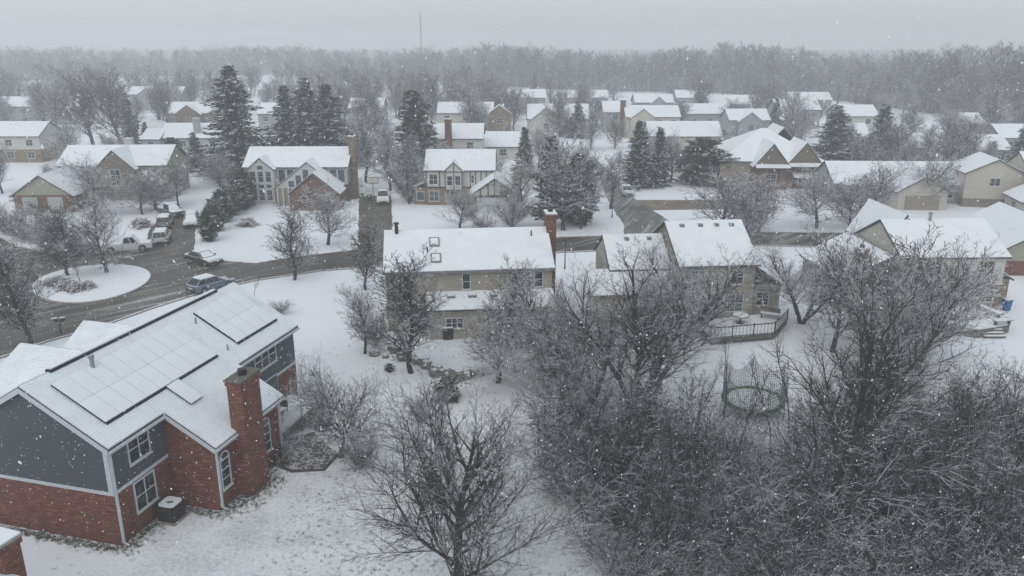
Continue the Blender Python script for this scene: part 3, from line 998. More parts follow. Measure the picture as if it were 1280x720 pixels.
D.win('-y', 7.9, 3.35, 1.5, 1.5, 0, 2, 2, fm='cream_siding'); D.win('-y', 3.0, 3.4, 1.3, 1.4, 0, 2, 2, fm='cream_siding')
D.win('-y', 8.3, .9, 1.5, 1.2, 0, 2, 2, fm='cream_siding'); D.win('-y', 4.5, .7, 1.8, 1.5, 0, 2, 1); D.win('-x', 4.5, 3.9, .8, 1.1, 0, 1, 2, fm='cream_siding')
D.win('-x', 7, 1, 1.2, 1.2, -4.6, 2, 2)
mb = MB(); mb.tube([(4.4, 4.2, 7.3), (4.4, 4.2, 8.3)], .14, 8); mb.tube([(4.4, 4.2, 8.25), (4.4, 4.2, 8.45)], .2, 8); mb.build('flue_pipe', M['metal'], D.t)
# cross gable showing just behind the ridge
D.gable(.6, 4.0, 4.5, 12, 5.3, 2.75, 'y', 'cream_siding', ends='b', rake=.2)
D.done()
t = thing('deck', 'raised curved deck with steps and benches before the cream house', 'deck', (0, 0, 0))
q = [P(1158, 396, .7), P(1185, 408, .7), P(1225, 413, .7), P(1262, 407, .7), P(1258, 396, .7), P(1215, 380, .7), P(1160, 384, .7)]
mb = MB(); mb.prism([(x, y, .1) for x, y in q], (0, 0, .6), 0)
ccx = sum(p[0] for p in q) / 7; ccy = sum(p[1] for p in q) / 7
mb.prism([(ccx + (x - ccx) * .97, ccy + (y - ccy) * .95, .7) for x, y in q], (0, 0, .06), 1); mb.build('floor', [M['wood_deck'], M['snow']], t)
for a, b in (((1222, 380), (1252, 393)), ((1243, 401), (1264, 399))):
    a = P(*a, 1.15); b = P(*b, 1.15)
    d = Vector((b[0] - a[0], b[1] - a[1], 0)).normalized(); nn_ = Vector((-d.y, d.x, 0)) * .25
    mb = MB()
    mb.prism([Vector((*a, 1.1)) - nn_, Vector((*b, 1.1)) - nn_, Vector((*b, 1.1)) + nn_, Vector((*a, 1.1)) + nn_], (0, 0, .06), 0)
    mb.prism([Vector((*a, 1.16)) - nn_, Vector((*b, 1.16)) - nn_, Vector((*b, 1.16)) + nn_, Vector((*a, 1.16)) + nn_], (0, 0, .06), 1)
    for f_ in (.1, .9):
        c_ = Vector((*a, 0)).lerp(Vector((*b, 0)), f_); mb.box(c_.x - .06, c_.x + .06, c_.y - .15, c_.y + .15, .7, 1.1, 0)
    mb.build('bench', [M['wood_deck'], M['snow']], t)
mb = MB()
s0 = P(1226, 414, .3)
for k in range(3):
    mb.box(s0[0] - .2, s0[0] + 1.6, s0[1] - 1.0 + k * .33, s0[1] - .66 + k * .33, .1 + k * .18, .2 + k * .18, 0)
    mb.box(s0[0] - .18, s0[0] + 1.58, s0[1] - .98 + k * .33, s0[1] - .68 + k * .33, .2 + k * .18, .24 + k * .18, 1)
mb.build('stairs', [M['wood_deck'], M['snow']], t)

def bin_(px, py, col, lab, h=1.05):
    t = thing('wheeled_bin', lab, 'bin', (*P(px, py), 0), RND.uniform(-.3, .3))
    mb = MB(); mb.prism([(-.24, -.26, .05), (.24, -.26, .05), (.24, .26, .05), (-.24, .26, .05)], (0, 0, h - .1), 0, top=[(-.3, -.33, .05), (.3, -.33, .05), (.3, .33, .05), (-.3, .33, .05)]); mb.build('body', M[col], t)
    mb = MB(); mb.box(-.32, .32, -.38, .34, h - .05, h + .03, 0); mb.box(-.28, .28, -.34, .3, h + .03, h + .06, 1); mb.build('lid', [M[col], M['snow']], t)
    for x in (-.26, .26):
        mb = MB(); mb.tube([(x - .03, .28, .12), (x + .03, .28, .12)], .12, 10); mb.build('wheel', M['tyre'], t)
bin_(452, 251, 'green_bin', 'bright green wheeled bin at the top of the driveway', 1.25)
bin_(462, 251, 'dark_bin', 'dark green wheeled bin between the bright bin and the pickup')
bin_(1257, 388, 'blue_bin', 'blue wheeled bin behind the cream house')

# ---- glass-fronted house -----------------------------------------------------------
Eh = House('glass_front_house', 'house with tall white-framed front windows, glass gable and tall brick side chimney', 'house', (-40.6, 121.2), rad(1))
Eh.walls(0, 15.5, 0, 9, 0, 2.7, 'old_brick'); Eh.walls(0, 15.5, 0, 9, 2.7, 5.4, 'pale_siding')
Eh.gable(0, 15.5, 0, 9, 5.4, 2.3, 'x', 'pale_siding', ov=.35)
Eh.walls(.9, 4.7, -1.5, -.002, 0, 5.2, 'white_siding', '-x-y+x'); Eh.gable(.9, 4.7, -1.5, 3.5, 5.2, 1.6, 'y', 'white_siding', ends='a', ov=.25, rake=.2)
for x in (1.65, 2.8, 3.95):
    Eh.win('-y', x, .5, .95, 1.7, -1.5, 1, 2, gm='sky_glass'); Eh.win('-y', x, 2.35, .95, .7, -1.5, 1, 1, gm='sky_glass'); Eh.win('-y', x, 3.3, .95, 1.7, -1.5, 1, 2, gm='sky_glass')
Eh.win('-y', 2.8, 5.15, 1.0, .75, -1.5, 1, 1, gm='sky_glass')
for x in (5.6, 6.9, 8.2, 9.5, 13.4, 14.6):
    Eh.win('-y', x, 2.95, 1.15, 2.1, 0, 1, 1, gm='sky_glass')
# sloped glass gable and the garage gable before it
Eh.walls(5.3, 14.9, -3.0, -.002, 0, 2.7, 'tan_siding', '-x-y+x'); Eh.gable(5.3, 14.9, -3.0, 2, 2.7, 3.7, 'y', 'white_siding', ends='a', ov=.2, rake=.15)
for i, x in enumerate((6.6, 7.7, 8.8, 9.9)):
    hh = (x - 5.3 - .55) / 4.8 * 3.7 - .35
    if hh > .25:
        Eh.win('-y', x, 2.75, 1.0, hh, -3.0, 1, 1, gm='sky_glass')
Eh.walls(8.2, 15.3, -6.5, -3.01, 0, 2.5, 'old_brick', '-x-y+x'); Eh.gable(8.2, 15.3, -6.5, -2, 2.5, 2.9, 'y', 'old_brick', ends='a', ov=.3, rake=.25)
mb = MB(); mb.tube([(10.3, -6.53, 1.7), (10.3, -6.6, 1.7)], .55, 16, 0); mb.tube([(10.3, -6.57, 1.7), (10.3, -6.63, 1.7)], .45, 16, 1); mb.build('round_window', [M['trim'], M['glass']], Eh.t)
Eh.win('-y', 13.0, .8, 1.2, 1.5, -6.5, 2, 2)
Eh.chimney(16.0, 3.0, .95, 1.6, 0, 9.6, 'tan_brick')
for x in (5.6, 6.4, 7.2):
    mb = MB(); mb.box(x - .08, x + .08, -3.25, -3.05, 0, 2.65); mb.build('porch_post', M['trim'], Eh.t)
Eh.done()

# ---- half-timbered house -------------------------------------------------------------
Fh = House('half_timbered_house', 'half-timbered pale stucco house with centre gable and attached garage gable', 'house', (-12.9, 118.9), 0)
Fh.walls(0, 10.2, 0, 9, 0, 2.7, 'tan_brick'); Fh.walls(0, 10.2, 0, 9, 2.7, 5.3, 'stucco')
Fh.gable(0, 10.2, 0, 9, 5.3, 2.3, 'x', 'stucco', ov=.35)
Fh.walls(2.9, 5.6, -.8, -.002, 2.5, 5.2, 'stucco', '-x-y+x'); Fh.gable(2.9, 5.6, -.8, 2.6, 5.2, 1.25, 'y', 'stucco', ends='a', rake=.15, ov=.2)
tb = Fh.part('timber_framing', 'timber')
for x in (.05, 2.0, 6.6, 7.4, 8.2, 9.0, 9.8):
    tb.box(x, x + .16, -.05, -.003, 2.7, 5.25)
tb.box(0, 2.89, -.06, -.006, 2.62, 2.8); tb.box(5.61, 10.2, -.06, -.006, 2.62, 2.8)
for x in (2.92, 4.2, 5.42):
    tb.box(x, x + .14, -.85, -.803, 2.5, 5.2 + (.95 if x == 4.2 else 0))
tb.box(2.9, 5.6, -.86, -.81, 5.05, 5.2)
Fh.win('-y', 1.15, 3.1, 1.3, 1.6, 0, 2, 2); Fh.win('-y', 3.65, 3.1, .9, 1.5, -.8, 1, 2); Fh.win('-y', 4.85, 3.1, .9, 1.5, -.8, 1, 2); Fh.win('-y', 7.0, 3.3, .5, 1.3, 0, 1, 2)
Fh.win('-y', 1.2, .6, 1.5, 1.6, 0, 2, 2, gm='sky_glass'); Fh.win('-y', -.9, .6, 1.2, 1.4, .5, 1, 1, gm='sky_glass'); Fh.door('-y', 4.2, 0)
Fh.walls(-1.8, -.002, .5, 5, 0, 2.6, 'tan_brick', '-x-y+y'); Fh.shed(-1.8, -.36, .5, 5, 2.6, 3.1, '-x')
Fh.walls(7.4, 13.4, -6, -.002, 0, 2.6, 'tan_brick', '-x-y+x'); Fh.gable(7.0, 13.8, -6.2, .0, 2.6, 2.35, 'y', 'stucco', ends='a', rake=.3, ov=.3)
tb = Fh.part('garage_timber_framing', 'timber')
for x in (8.4, 9.5, 10.4, 11.4, 12.3):
    hgt = 2.35 * (1 - abs(x - 10.4) / 3.4) - .1
    tb.box(x - .08, x + .08, -6.26, -6.203, 2.6, 2.6 + hgt)
tb.box(7.1, 13.7, -6.27, -6.206, 2.5, 2.68)
Fh.garage('-y', 10.4, 4.8, -6)
Fh.chimney(13.9, 2.5, .8, .8, 0, 5.6, 'tan_brick', snowcap=True); Fh.walls(10.21, 13.4, 0, 5, 0, 2.6, 'tan_brick', '+x+y')
Fh.shed(10.56, 13.4, 0, 5, 2.6, 4.2, '+x')
Fh.done()

# ---- house at the left with the stone gable -------------------------------------------
Gh = House('stone_gable_house', 'olive house at the left with tall stone front gable and garage wing', 'house', (-70.2, 123.6), rad(3))
Gh.walls(0, 16.4, 0, 9.5, 0, 5.2, 'olive_siding'); Gh.gable(0, 16.4, 0, 9.5, 5.2, 2.4, 'x', 'olive_siding', ov=.35)
Gh.walls(6.6, 11.8, -1.6, -.002, 0, 4.9, 'stone', '-x-y+x'); Gh.gable(6.3, 12.1, -1.7, 4.5, 4.9, 2.7, 'y', 'stone', ends='a', rake=.2, ov=.3)
Gh.walls(-1.6, 6.4, -10.5, -.002, 0, 2.6, 'old_brick', '-x-y+x'); Gh.gable(-1.6, 6.4, -10.5, -.0, 2.6, 2.7, 'y', 'olive_siding', ends='a', rake=.3, ov=.5)
Gh.garage('-y', .6, 1.9, -10.5, mat='pale_siding'); Gh.garage('-y', 4.1, 1.9, -10.5, mat='pale_siding')
Gh.walls(12.0, 15.6, -2.6, -.002, 0, 2.6, 'olive_siding', '-x-y+x'); Gh.gable(11.8, 15.8, -2.8, .0, 2.6, 1.8, 'y', 'grey_siding', ends='a', rake=.2)
Gh.win('-y', 9.2, 2.2, 1.6, 2.6, -1.6, 2, 3); Gh.win('-y', 3.2, 3.4, 1.2, 1.3, 0, 2, 2); Gh.win('-y', 13.8, .7, 1.6, 1.6, -2.6, 2, 2); Gh.win('-y', 14.2, 3.4, 1.2, 1.3, 0, 2, 2); Gh.win('+x', 4.5, 3.3, 1.1, 1.4, 16.4, 1, 2)
Gh.chimney(9.0, 5.6, 1.2, .9, 6, 8.6, 'white_siding', flue=False)
Gh.done()

# ---- hip-roofed house ------------------------------------------------------------------
Hh = House('hip_roof_house', 'large tan house with hipped snowy roof and two steep front gables', 'house', (35.0, 134.5), rad(-4))
Hh.walls(0, 17, 0, 16, 0, 4.2, 'tan_siding'); Hh.hip(0, 17, 0, 16, 4.2, 4.6)
for (xa, xb, y) in ((5.2, 10.6, -2.5), (10.9, 16.4, -.8)):
    Hh.walls(xa, xb, y, -.002, 0, 4.0, 'old_brick', '-x-y+x'); Hh.gable(xa - .1, xb + .1, y - .1, 7, 4.0, 3.5, 'y', 'brown_siding', ends='a', rake=.25, ov=.3)
    Hh.shed(xa, xb, y - 1.0, y - .12, 3.75, 4.1, '-y', .2, .1)
    Hh.win('-y', (xa + xb) / 2, .8, 1.8, 1.9, y, 2, 2)
Hh.shed(11.8, 14.8, -2.2, -.95, 2.0, 2.4, '-y', .2, .1)
Hh.win('-x', 5, 1.2, 1.4, 1.4, 0, 2, 2); Hh.win('-x', 11, 1.2, 1.4, 1.4, 0, 2, 2)
Hh.gable(9, 17, 12, 20, 4.2, 4.4, 'y', 'tan_siding', ends='b'); Hh.walls(9.3, 16.7, 16.01, 19.9, 0, 4.2, 'tan_siding', '-x+x+y')
for x in (10.2, 11.7, 14.5, 16.2):
    mb = MB(); mb.box(x - .2, x + .2, 15.0, 15.4, 6.0, 6.9); mb.build('roof_vent', M['gutter'], Hh.t)
Hh.done()

# ---- low house on the right, cut-off houses at the right edge ---------------------------
o = P(1044, 230, 2.9)
Ih = House('low_grey_house', 'long single-storey grey house with front gable right of the hipped house', 'house', o, rad(-2))
Ih.walls(0, 20, 0, 10, 0, 2.9, 'grey_siding'); Ih.gable(0, 20, 0, 10, 2.9, 2.6, 'x', 'grey_siding', ov=.4)
Ih.walls(7.5, 14.5, -5, -.002, 0, 2.7, 'cream_siding', '-x-y+x'); Ih.gable(7.3, 14.7, -5.1, 3, 2.7, 2.1, 'y', 'cream_siding', ends='a', ov=.4, rake=.3)
Ih.garage('-y', 11, 4.8, -5, 2.0, 'tan_siding'); Ih.win('-y', 3, .8, 1.6, 1.4, 0); Ih.win('-y', 17, .8, 1.6, 1.4, 0); Ih.win('-x', 5, .9, 1.2, 1.3, 0)
Ih.done()
o = P(1212, 238, 2.7)
Jh = House('cream_corner_house', 'cream two-storey house with stepped roofs at the right edge beyond the snowy lawn', 'house', (o[0], o[1] + 1.5), rad(-12))
Jh.walls(0, 8, 0, 8, 0, 1.3, 'stone'); Jh.walls(0, 8, 0, 8, 1.3, 5.0, 'cream_siding'); Jh.gable(0, 8, 0, 8, 5.0, 2.0, 'y', 'cream_siding', ov=.35, rake=.3)
Jh.walls(8.0, 17, -2, 9, 0, 5.2, 'cream_siding', '+x-y+y-x'); Jh.gable(8.01, 17, -2, 9, 5.2, 2.6, 'x', 'cream_siding', ov=.35)
Jh.walls(5.0, 15, -9, -2.01, 0, 2.6, 'cream_siding', '-x-y+x'); Jh.gable(5.0, 15, -9, -2.01, 2.6, 2.6, 'y', 'cream_siding', ends='a', ov=.4, rake=.3)
Jh.win('-y', 4, 3.2, 1.5, 1.2, 0, 2, 1); Jh.win('-x', 4, 3.2, 1.2, 1.3, 0); Jh.win('-x', -5.5, .8, 1.4, 1.3, 5.0); Jh.garage('-y', 10, 5, -9)
Jh.done()
o = P(1256, 312, 2.8)
Kh = House('olive_gable_house', 'low olive gabled house with brick base cut off by the right edge', 'house', o, rad(-6))
Kh.walls(0, 9, 0, 12, 0, 1.6, 'brick'); Kh.walls(0, 9, 0, 12, 1.6, 2.8, 'olive_siding'); Kh.gable(0, 9, 0, 12, 2.8, 2.6, 'y', 'olive_siding', ov=.4, rake=.3)
Kh.win('-x', 4, .9, 1.4, 1.2, 0); Kh.win('-y', 4.5, .8, 1.6, 1.3, 0)
Kh.done()

# ---- far houses: from the photo's eave lines -----------------------------------------------
def far_house(label, x0, x1, ye, ze=5.3, rise=2.3, depth=9, wall='grey_siding', rot=0, axis='x', nwin=3, low=None, chim=None, chimat='old_brick', gab=None, gabmat=None, gar=None, name='snowy_house', cat='house', group='houses beyond the street'):
    a, b = P(x0, ye, ze), P(x1, ye, ze)
    w = b[0] - a[0]
    h = House(name, label, cat, a, rad(rot), group)
    if low:
        h.walls(0, w, 0, depth, 0, 2.6, low); h.walls(0, w, 0, depth, 2.6, ze, wall)
    else:
        h.walls(0, w, 0, depth, 0, ze, wall)
    h.gable(0, w, 0, depth, ze, rise, axis, wall, ov=.4)
    for k in range(nwin):
        u = w * (k + .5) / nwin
        if gab and abs(u - gab[0] * w) < gab[1] * .6:
            continue
        if ze > 4:
            h.win('-y', u, ze - 2.0, 1.4, 1.3, 0, 2, 2)
        h.win('-y', u, .8, 1.5, 1.4, 0, 2, 2)
    if gab:
        u, hw = gab[0] * w, gab[1] / 2
        gm_ = gabmat or wall
        h.walls(u - hw, u + hw, -1.5, -.002, 0, ze - .3, gm_, '-x-y+x'); h.gable(u - hw, u + hw, -1.6, depth * .4, ze - .3, min(rise - .1, hw * .85), 'y', gm_, ends='a', rake=.2)
        h.win('-y', u, max(.7, ze - 2.6), 1.5, 1.5, -1.5, 2, 2)
    if chim is not None:
        h.chimney(chim[0] * w, chim[1], 1.3, 1.0, chim[2] if len(chim) > 2 else ze, ze + rise + 1.4, chimat, flue=False)
    if gar:
        u0, u1 = gar
        h.walls(u0, u1, -2, depth - 2, 0, 2.7, wall, '-x+x-y+y'); h.gable(u0, u1, -2, depth - 2, 2.7, 1.9, 'x', wall, ov=.35)
        h.garage('-y', (u0 + u1) / 2, min(4.8, abs(u1 - u0) - 1), -2)
    h.done()
    return h

far_house('pale house over brick ground floor at the left edge with a triple upstairs window', -30, 48, 170, wall='white_siding', low='tan_brick', nwin=3)
far_house('small grey-walled house at the far left edge with plain roof, above the triple-window house', -25, 46, 133, wall='grey_siding', nwin=2)
far_house('low white garage house right of the far left grey house', 48, 84, 143, ze=2.9, rise=2.2, wall='white_siding', nwin=1)
far_house('hazy wide house with centre gable behind the pair of tall bare trees', 160, 226, 118, wall='grey_siding', gab=(.38, 7), nwin=4)
far_house('brown house with wide gable and patchy snow roof left of the tallest spruce', 208, 272, 141, ze=3.4, rise=2.6, wall='brown_siding', gab=(.45, 7), gabmat='old_brick', nwin=3)
far_house('long low house with dark chimney behind the stone gable house', 200, 274, 172, ze=2.9, rise=2.6, wall='pale_siding', chim=(.6, 1.5), chimat='grey_siding', nwin=4)
far_house('small shed-like house left of the long low house with dark chimney', 176, 199, 174, ze=2.7, rise=1.8, wall='grey_siding', nwin=1)
far_house('grey house whose roof shows between the tallest spruce and the spruce trio', 322, 360, 142, wall='grey_siding', nwin=2)
far_house('hazy roof above the spruce trio in the distance', 322, 352, 112, ze=3.2, wall='grey_siding', nwin=1)
far_house('hazy grey house right of the spruce trio', 436, 478, 135, wall='grey_siding', nwin=2)
far_house('white house with brick chimney on its front behind the half-timbered house', 541, 603, 173, wall='white_siding', chim=(.32, -.55, 0), chimat='brick', nwin=2)
far_house('low white annex right of the house with front brick chimney', 606, 652, 183, ze=2.7, rise=2.4, wall='white_siding', nwin=1)
far_house('cream house with tall tan stone gable at its right end', 547, 616, 141, wall='cream_siding', gab=(1.12, 6), gabmat='tan_brick', nwin=3)
far_house('distant pale house at the edge of the wood above the cream house with stone gable', 634, 682, 122, wall='grey_siding', nwin=2)
far_house('faint roof at the edge of the wood between the two pale distant houses', 708, 760, 122, ze=3.2, wall='grey_siding', nwin=2)
far_house('hazy house with steep front gable behind bare trees in mid distance', 660, 736, 148, ze=4.2, rise=3.2, wall='white_siding', gab=(.3, 8), nwin=3)
far_house('grey house roof left of the brick chimney of the beige distant house', 755, 784, 140, wall='grey_siding', nwin=1)
far_house('beige distant house with brick chimney at its left end', 783, 850, 146, wall='cream_siding', chim=(-.03, 4, 0), chimat='brick', gab=(.3, 6), nwin=4)
far_house('small distant house with a central gable at the wood edge', 794, 842, 128, ze=3.4, wall='grey_siding', gab=(.6, 5), nwin=2)
far_house('long pale house with wide white roof behind the rounded evergreen', 812, 902, 170, ze=3.6, rise=2.6, wall='cream_siding', nwin=4)
far_house('distant house with dark right-hand wall at the wood edge', 887, 938, 130, ze=4.2, wall='grey_siding', nwin=2)
far_house('wide snowy roof in front of the house with dark right-hand wall', 858, 918, 142, ze=3.6, wall='grey_siding', nwin=3)
far_house('snowy roof with small front gable left of the slim spruce', 912, 962, 150, ze=4.0, wall='grey_siding', gab=(.5, 6), nwin=3)
far_house('distant long roof just right of the slim spruce', 972, 1026, 137, wall='grey_siding', nwin=3)
far_house('low snowy roof below the distant long roof by the slim spruce', 974, 1000, 150, ze=3.0, wall='grey_siding', nwin=1)
far_house('distant pale house right of the frosted double spruce', 1050, 1098, 145, wall='white_siding', nwin=2)
far_house('low roof between the frosted spruces at the right', 1066, 1088, 170, ze=2.9, wall='grey_siding', nwin=1)
far_house('long low house behind reddish bare trees at the right', 1112, 1176, 184, ze=2.9, rise=2.3, wall='brown_siding', nwin=3)
far_house('small distant house with roof sloping by the wood at far right', 1206, 1232, 155, ze=3.2, wall='grey_siding', nwin=1)
far_house('grey house peeking above the conifer at the right edge', 1252, 1300, 172, ze=3.6, wall='grey_siding', nwin=2)
far_house('low snowy roof before the conifer at the right edge', 1218, 1264, 187, ze=2.9, wall='grey_siding', nwin=2)
far_house('small pale roof at the wood edge right of the small house with central gable', 846, 884, 122, ze=3.2, wall='grey_siding', nwin=2)
far_house('faint low roof at the wood edge above the slim spruce', 986, 1040, 125, ze=3.2, wall='grey_siding', nwin=2)
far_house('faint low roof left of the distant pale house above the cream house', 590, 626, 120, ze=3.2, wall='grey_siding', nwin=2)
far_house('long faint pale building on the horizon', 470, 592, 66, ze=9, rise=.6, depth=30, wall='white_siding', nwin=0, name='long_building', cat='building', group=None)

# ------------------------------------------------------------------ trees
def segs_mesh(name, groups, mat, smooth=False):
    """groups: list of (segments, sides, pointed); segment = (p0, p1, r0, r1)"""
    VV, QQ, TT, off = [], [], [], 0
    for segs, n, point in groups:
        if not segs:
            continue
        A = np.array([(*s[0], *s[1], s[2], s[3]) for s in segs], dtype=np.float64)
        p0, p1, r0, r1 = A[:, :3], A[:, 3:6], A[:, 6], A[:, 7]
        d = p1 - p0
        d /= np.maximum(np.linalg.norm(d, axis=1, keepdims=True), 1e-9)
        ref = np.where(np.abs(d[:, 2:3]) > .9, np.array([[1., 0, 0]]), np.array([[0, 0, 1.]]))
        a = np.cross(d, ref); a /= np.linalg.norm(a, axis=1, keepdims=True)
        b = np.cross(d, a)
        m = len(segs)
        t = 2 * np.pi * np.arange(n) / n + .3
        ring = a[:, None, :] * np.cos(t)[None, :, None] + b[:, None, :] * np.sin(t)[None, :, None]
        v0 = p0[:, None, :] + ring * r0[:, None, None]
        if point:
            V = np.concatenate([v0, p1[:, None, :]], axis=1)
            base = off + np.arange(m)[:, None] * (n + 1)
            k = np.arange(n)[None, :]
            T = np.stack([base + k, base + (k + 1) % n, np.broadcast_to(base + n, (m, n))], axis=2).reshape(-1, 3)
            TT.append(T[:, ::-1]); off += m * (n + 1)
        else:
            v1 = p1[:, None, :] + ring * r1[:, None, None]
            V = np.concatenate([v0, v1], axis=1)
            base = off + np.arange(m)[:, None] * (2 * n)
            k = np.arange(n)[None, :]
            Q = np.stack([base + k, base + (k + 1) % n, base + n + (k + 1) % n, base + n + k], axis=2).reshape(-1, 4)
            QQ.append(Q[:, ::-1]); off += m * 2 * n
        VV.append(V.reshape(-1, 3))
    V = np.concatenate(VV)
    return np_mesh(name, V, np.concatenate(QQ) if QQ else np.zeros((0, 4), int), np.concatenate(TT) if TT else np.zeros((0, 3), int), [mat], smooth)

def np_mesh(name, V, Q, T, mats, smooth=False):
    me = bpy.data.meshes.new(name)
    me.vertices.add(len(V)); me.vertices.foreach_set('co', V.astype(np.float32).ravel())
    nl = Q.size + T.size
    me.loops.add(nl)
    me.loops.foreach_set('vertex_index', np.concatenate([Q.ravel(), T.ravel()]).astype(np.int32))
    me.polygons.add(len(Q) + len(T))
    st = np.concatenate([np.arange(len(Q)) * 4, Q.size + np.arange(len(T)) * 3]).astype(np.int32)
    me.polygons.foreach_set('loop_start', st)
    for mt in mats:
        me.materials.append(mt)
    if smooth:
        me.polygons.foreach_set('use_smooth', np.ones(len(Q) + len(T), bool))
    me.update(calc_edges=True)
    return me

def vadd(a, b, k=1.): return (a[0] + b[0] * k, a[1] + b[1] * k, a[2] + b[2] * k)
def vnorm(a):
    l = math.sqrt(a[0] * a[0] + a[1] * a[1] + a[2] * a[2]) or 1
    return (a[0] / l, a[1] / l, a[2] / l)
def vcross(a, b): return (a[1] * b[2] - a[2] * b[1], a[2] * b[0] - a[0] * b[2], a[0] * b[1] - a[1] * b[0])

def grow(r, p, d, L, R, lvl, S, out, az=0.):
    """one branch and everything on it"""
    n = max(2 if lvl < S['lv'] else 1, min(12, int(round(L / S['seg'][lvl]))))
    st = L / n
    wig, up = S['wig'][lvl], S['up'][lvl]
    last = lvl >= S['lv']
    for i in range(n):
        d = vnorm((d[0] + r.gauss(0, wig), d[1] + r.gauss(0, wig), d[2] + r.gauss(0, wig * .7) + up))
        q = vadd(p, d, st)
        ra = R * (1 - (1 - S['tip'][lvl]) * i / n); rb = R * (1 - (1 - S['tip'][lvl]) * (i + 1) / n)
        out[lvl].append((p, q, max(ra, S['rmin']), max(rb, S['rmin'] * .6)))
        if not last:
            f = (i + 1) / n
            if f >= S['bare'][lvl] - 1e-6:
                k = S['kids'][lvl]
                k = int(k) + (1 if r.random() < k - int(k) else 0)
                for _ in range(k):
                    az += 2.4 + r.uniform(-.5, .5)
                    an = rad(S['ang'][lvl]) * r.uniform(.75, 1.2) * (1 - S['close'][lvl] * f)
                    a = vnorm(vcross(d, (0, 0, 1) if abs(d[2]) < .95 else (1, 0, 0)))
                    b = vcross(d, a)
                    ca, sa = math.cos(az), math.sin(az)
                    e = vadd((a[0] * ca + b[0] * sa, a[1] * ca + b[1] * sa, a[2] * ca + b[2] * sa), (0, 0, 0))
                    nd = vnorm(vadd((d[0] * math.cos(an), d[1] * math.cos(an), d[2] * math.cos(an)), e, math.sin(an)))
                    if lvl >= 1 and nd[2] < -.35:
                        nd = vnorm((nd[0], nd[1], nd[2] * .3))
                    cl = L * S['rat'][lvl] * (1 - S['shr'][lvl] * max(0, f - S['bare'][lvl]) / max(.05, 1 - S['bare'][lvl] * .9)) * r.uniform(.7, 1.2)
                    t = r.random() * .8
                    grow(r, vadd(p, d, st * (1 - t)), nd, max(cl, .12), max(min(ra * .72, R * S['rr'][lvl] * r.uniform(.8, 1.1)), S['rmin']), lvl + 1, S, out, r.uniform(0, 6))
        p = q

BASE = dict(lv=4, seg=[.7, .7, .5, .4, .35], wig=[.05, .10, .14, .18, .2], up=[.03, .06, .04, .03, .02], tip=[.22, .12, .15, .3, .4], rmin=.006,
            bare=[.2, .22, .2, .2], kids=[2, 1.6, 1.6, 1.5], ang=[48, 42, 42, 40], close=[.45, .1, .1, .1], rat=[.55, .5, .5, .5], shr=[.55, .5, .45, .4], rr=[.42, .5, .55, .6])

def bare_tree(seed, H, R, mat, stems=1, trunk=.75, splay=0., lean=(0, 0), bark='bark', **kw):
    S = dict(BASE); S.update(kw)
    r = random.Random(seed)
    out = [[] for _ in range(6)]
    for k in range(stems):
        a = 2 * math.pi * k / max(1, stems) + r.uniform(-.4, .4)
        s = splay * r.uniform(.5, 1.15)
        d = vnorm((math.cos(a) * s + lean[0], math.sin(a) * s + lean[1], 1))
        p = (math.cos(a) * R * .7 * (stems > 1), math.sin(a) * R * .7 * (stems > 1), -.1)
        grow(r, p, d, H * trunk * (r.uniform(.7, 1.05) if stems > 1 else 1), R, 0, S, out, r.uniform(0, 6))
    # a flare at the foot
    tm = segs_mesh('trunk', [(out[0], 8, False)], M[bark], True)
    lv = S['lv']
    crown = []
    for l in range(1, lv + 1):
        if l == lv:
            crown.append((out[l], 3, True))
        elif l == lv - 1:
            crown.append((out[l], 3, False))
        else:
            crown.append((out[l], 5, False))
    cm = segs_mesh('crown', crown, M[mat])
    zs = np.empty(len(cm.vertices) * 3, np.float32); cm.vertices.foreach_get('co', zs)
    zz = zs.reshape(-1, 3)
    return tm, cm, float(zz[:, 2].max()), float(np.percentile(np.hypot(zz[:, 0], zz[:, 1]), 97))

def put_tree(var, name, label, cat, loc, H, rz=None, width=None, group=None):
    tm, cm, h0, w0 = var
    t = thing(name, label, cat, (*loc, 0) if len(loc) == 2 else loc, RND.uniform(0, 6.28) if rz is None else rz, group)
    s = H / h0
    sw = s if width is None else min(max(width / 2 / w0, s * .55), s * 1.7)
    t.scale = (sw, sw, s)
    if tm:
        link('trunk', tm, t)
    link('crown', cm, t)
    return t

FARM = dict(rmin=.018)
V = {}
V['hero'] = bare_tree(12, 10.6, .19, 'twig', trunk=.80, ang=[46, 32, 36, 40], kids=[2.7, 1.7, 2.0, 2.1], bare=[.16, .2, .12, .1], close=[.35, 0, 0, 0], rat=[.74, .40, .50, .62], shr=[.62, .35, .3, .3], tip=[.2, .1, .12, .25, .4], rr=[.42, .40, .5, .6], up=[.02, .085, .06, .05, .04], wig=[.03, .06, .10, .13, .14], seg=[.6, .5, .38, .32, .35], rmin=.0048)
V['spread'] = bare_tree(8, 16, .27, 'twig', trunk=.55, ang=[38, 40, 42, 44], kids=[1.9, 1.6, 1.9, 1.9], bare=[.42, .2, .15, .1], close=[.25, 0, 0, 0], rat=[.95, .48, .50, .60], shr=[.3, .35, .3, .3], rr=[.55, .42, .5, .55], up=[.02, .045, .04, .03, .03], wig=[.08, .12, .15, .17, .17], seg=[.9, .75, .6, .5, .5], rmin=.0058)
V['fan'] = bare_tree(44, 16, .24, 'twig', trunk=.82, ang=[36, 34, 40, 44], kids=[2.0, 1.7, 1.9, 2.0], bare=[.22, .2, .12, .1], close=[.25, 0, 0, 0], rat=[.56, .46, .5, .6], shr=[.45, .35, .3, .3], rr=[.46, .42, .5, .55], up=[.02, .07, .05, .03, .03], wig=[.04, .09, .13, .16, .17], seg=[.9, .7, .55, .45, .5], rmin=.0058)
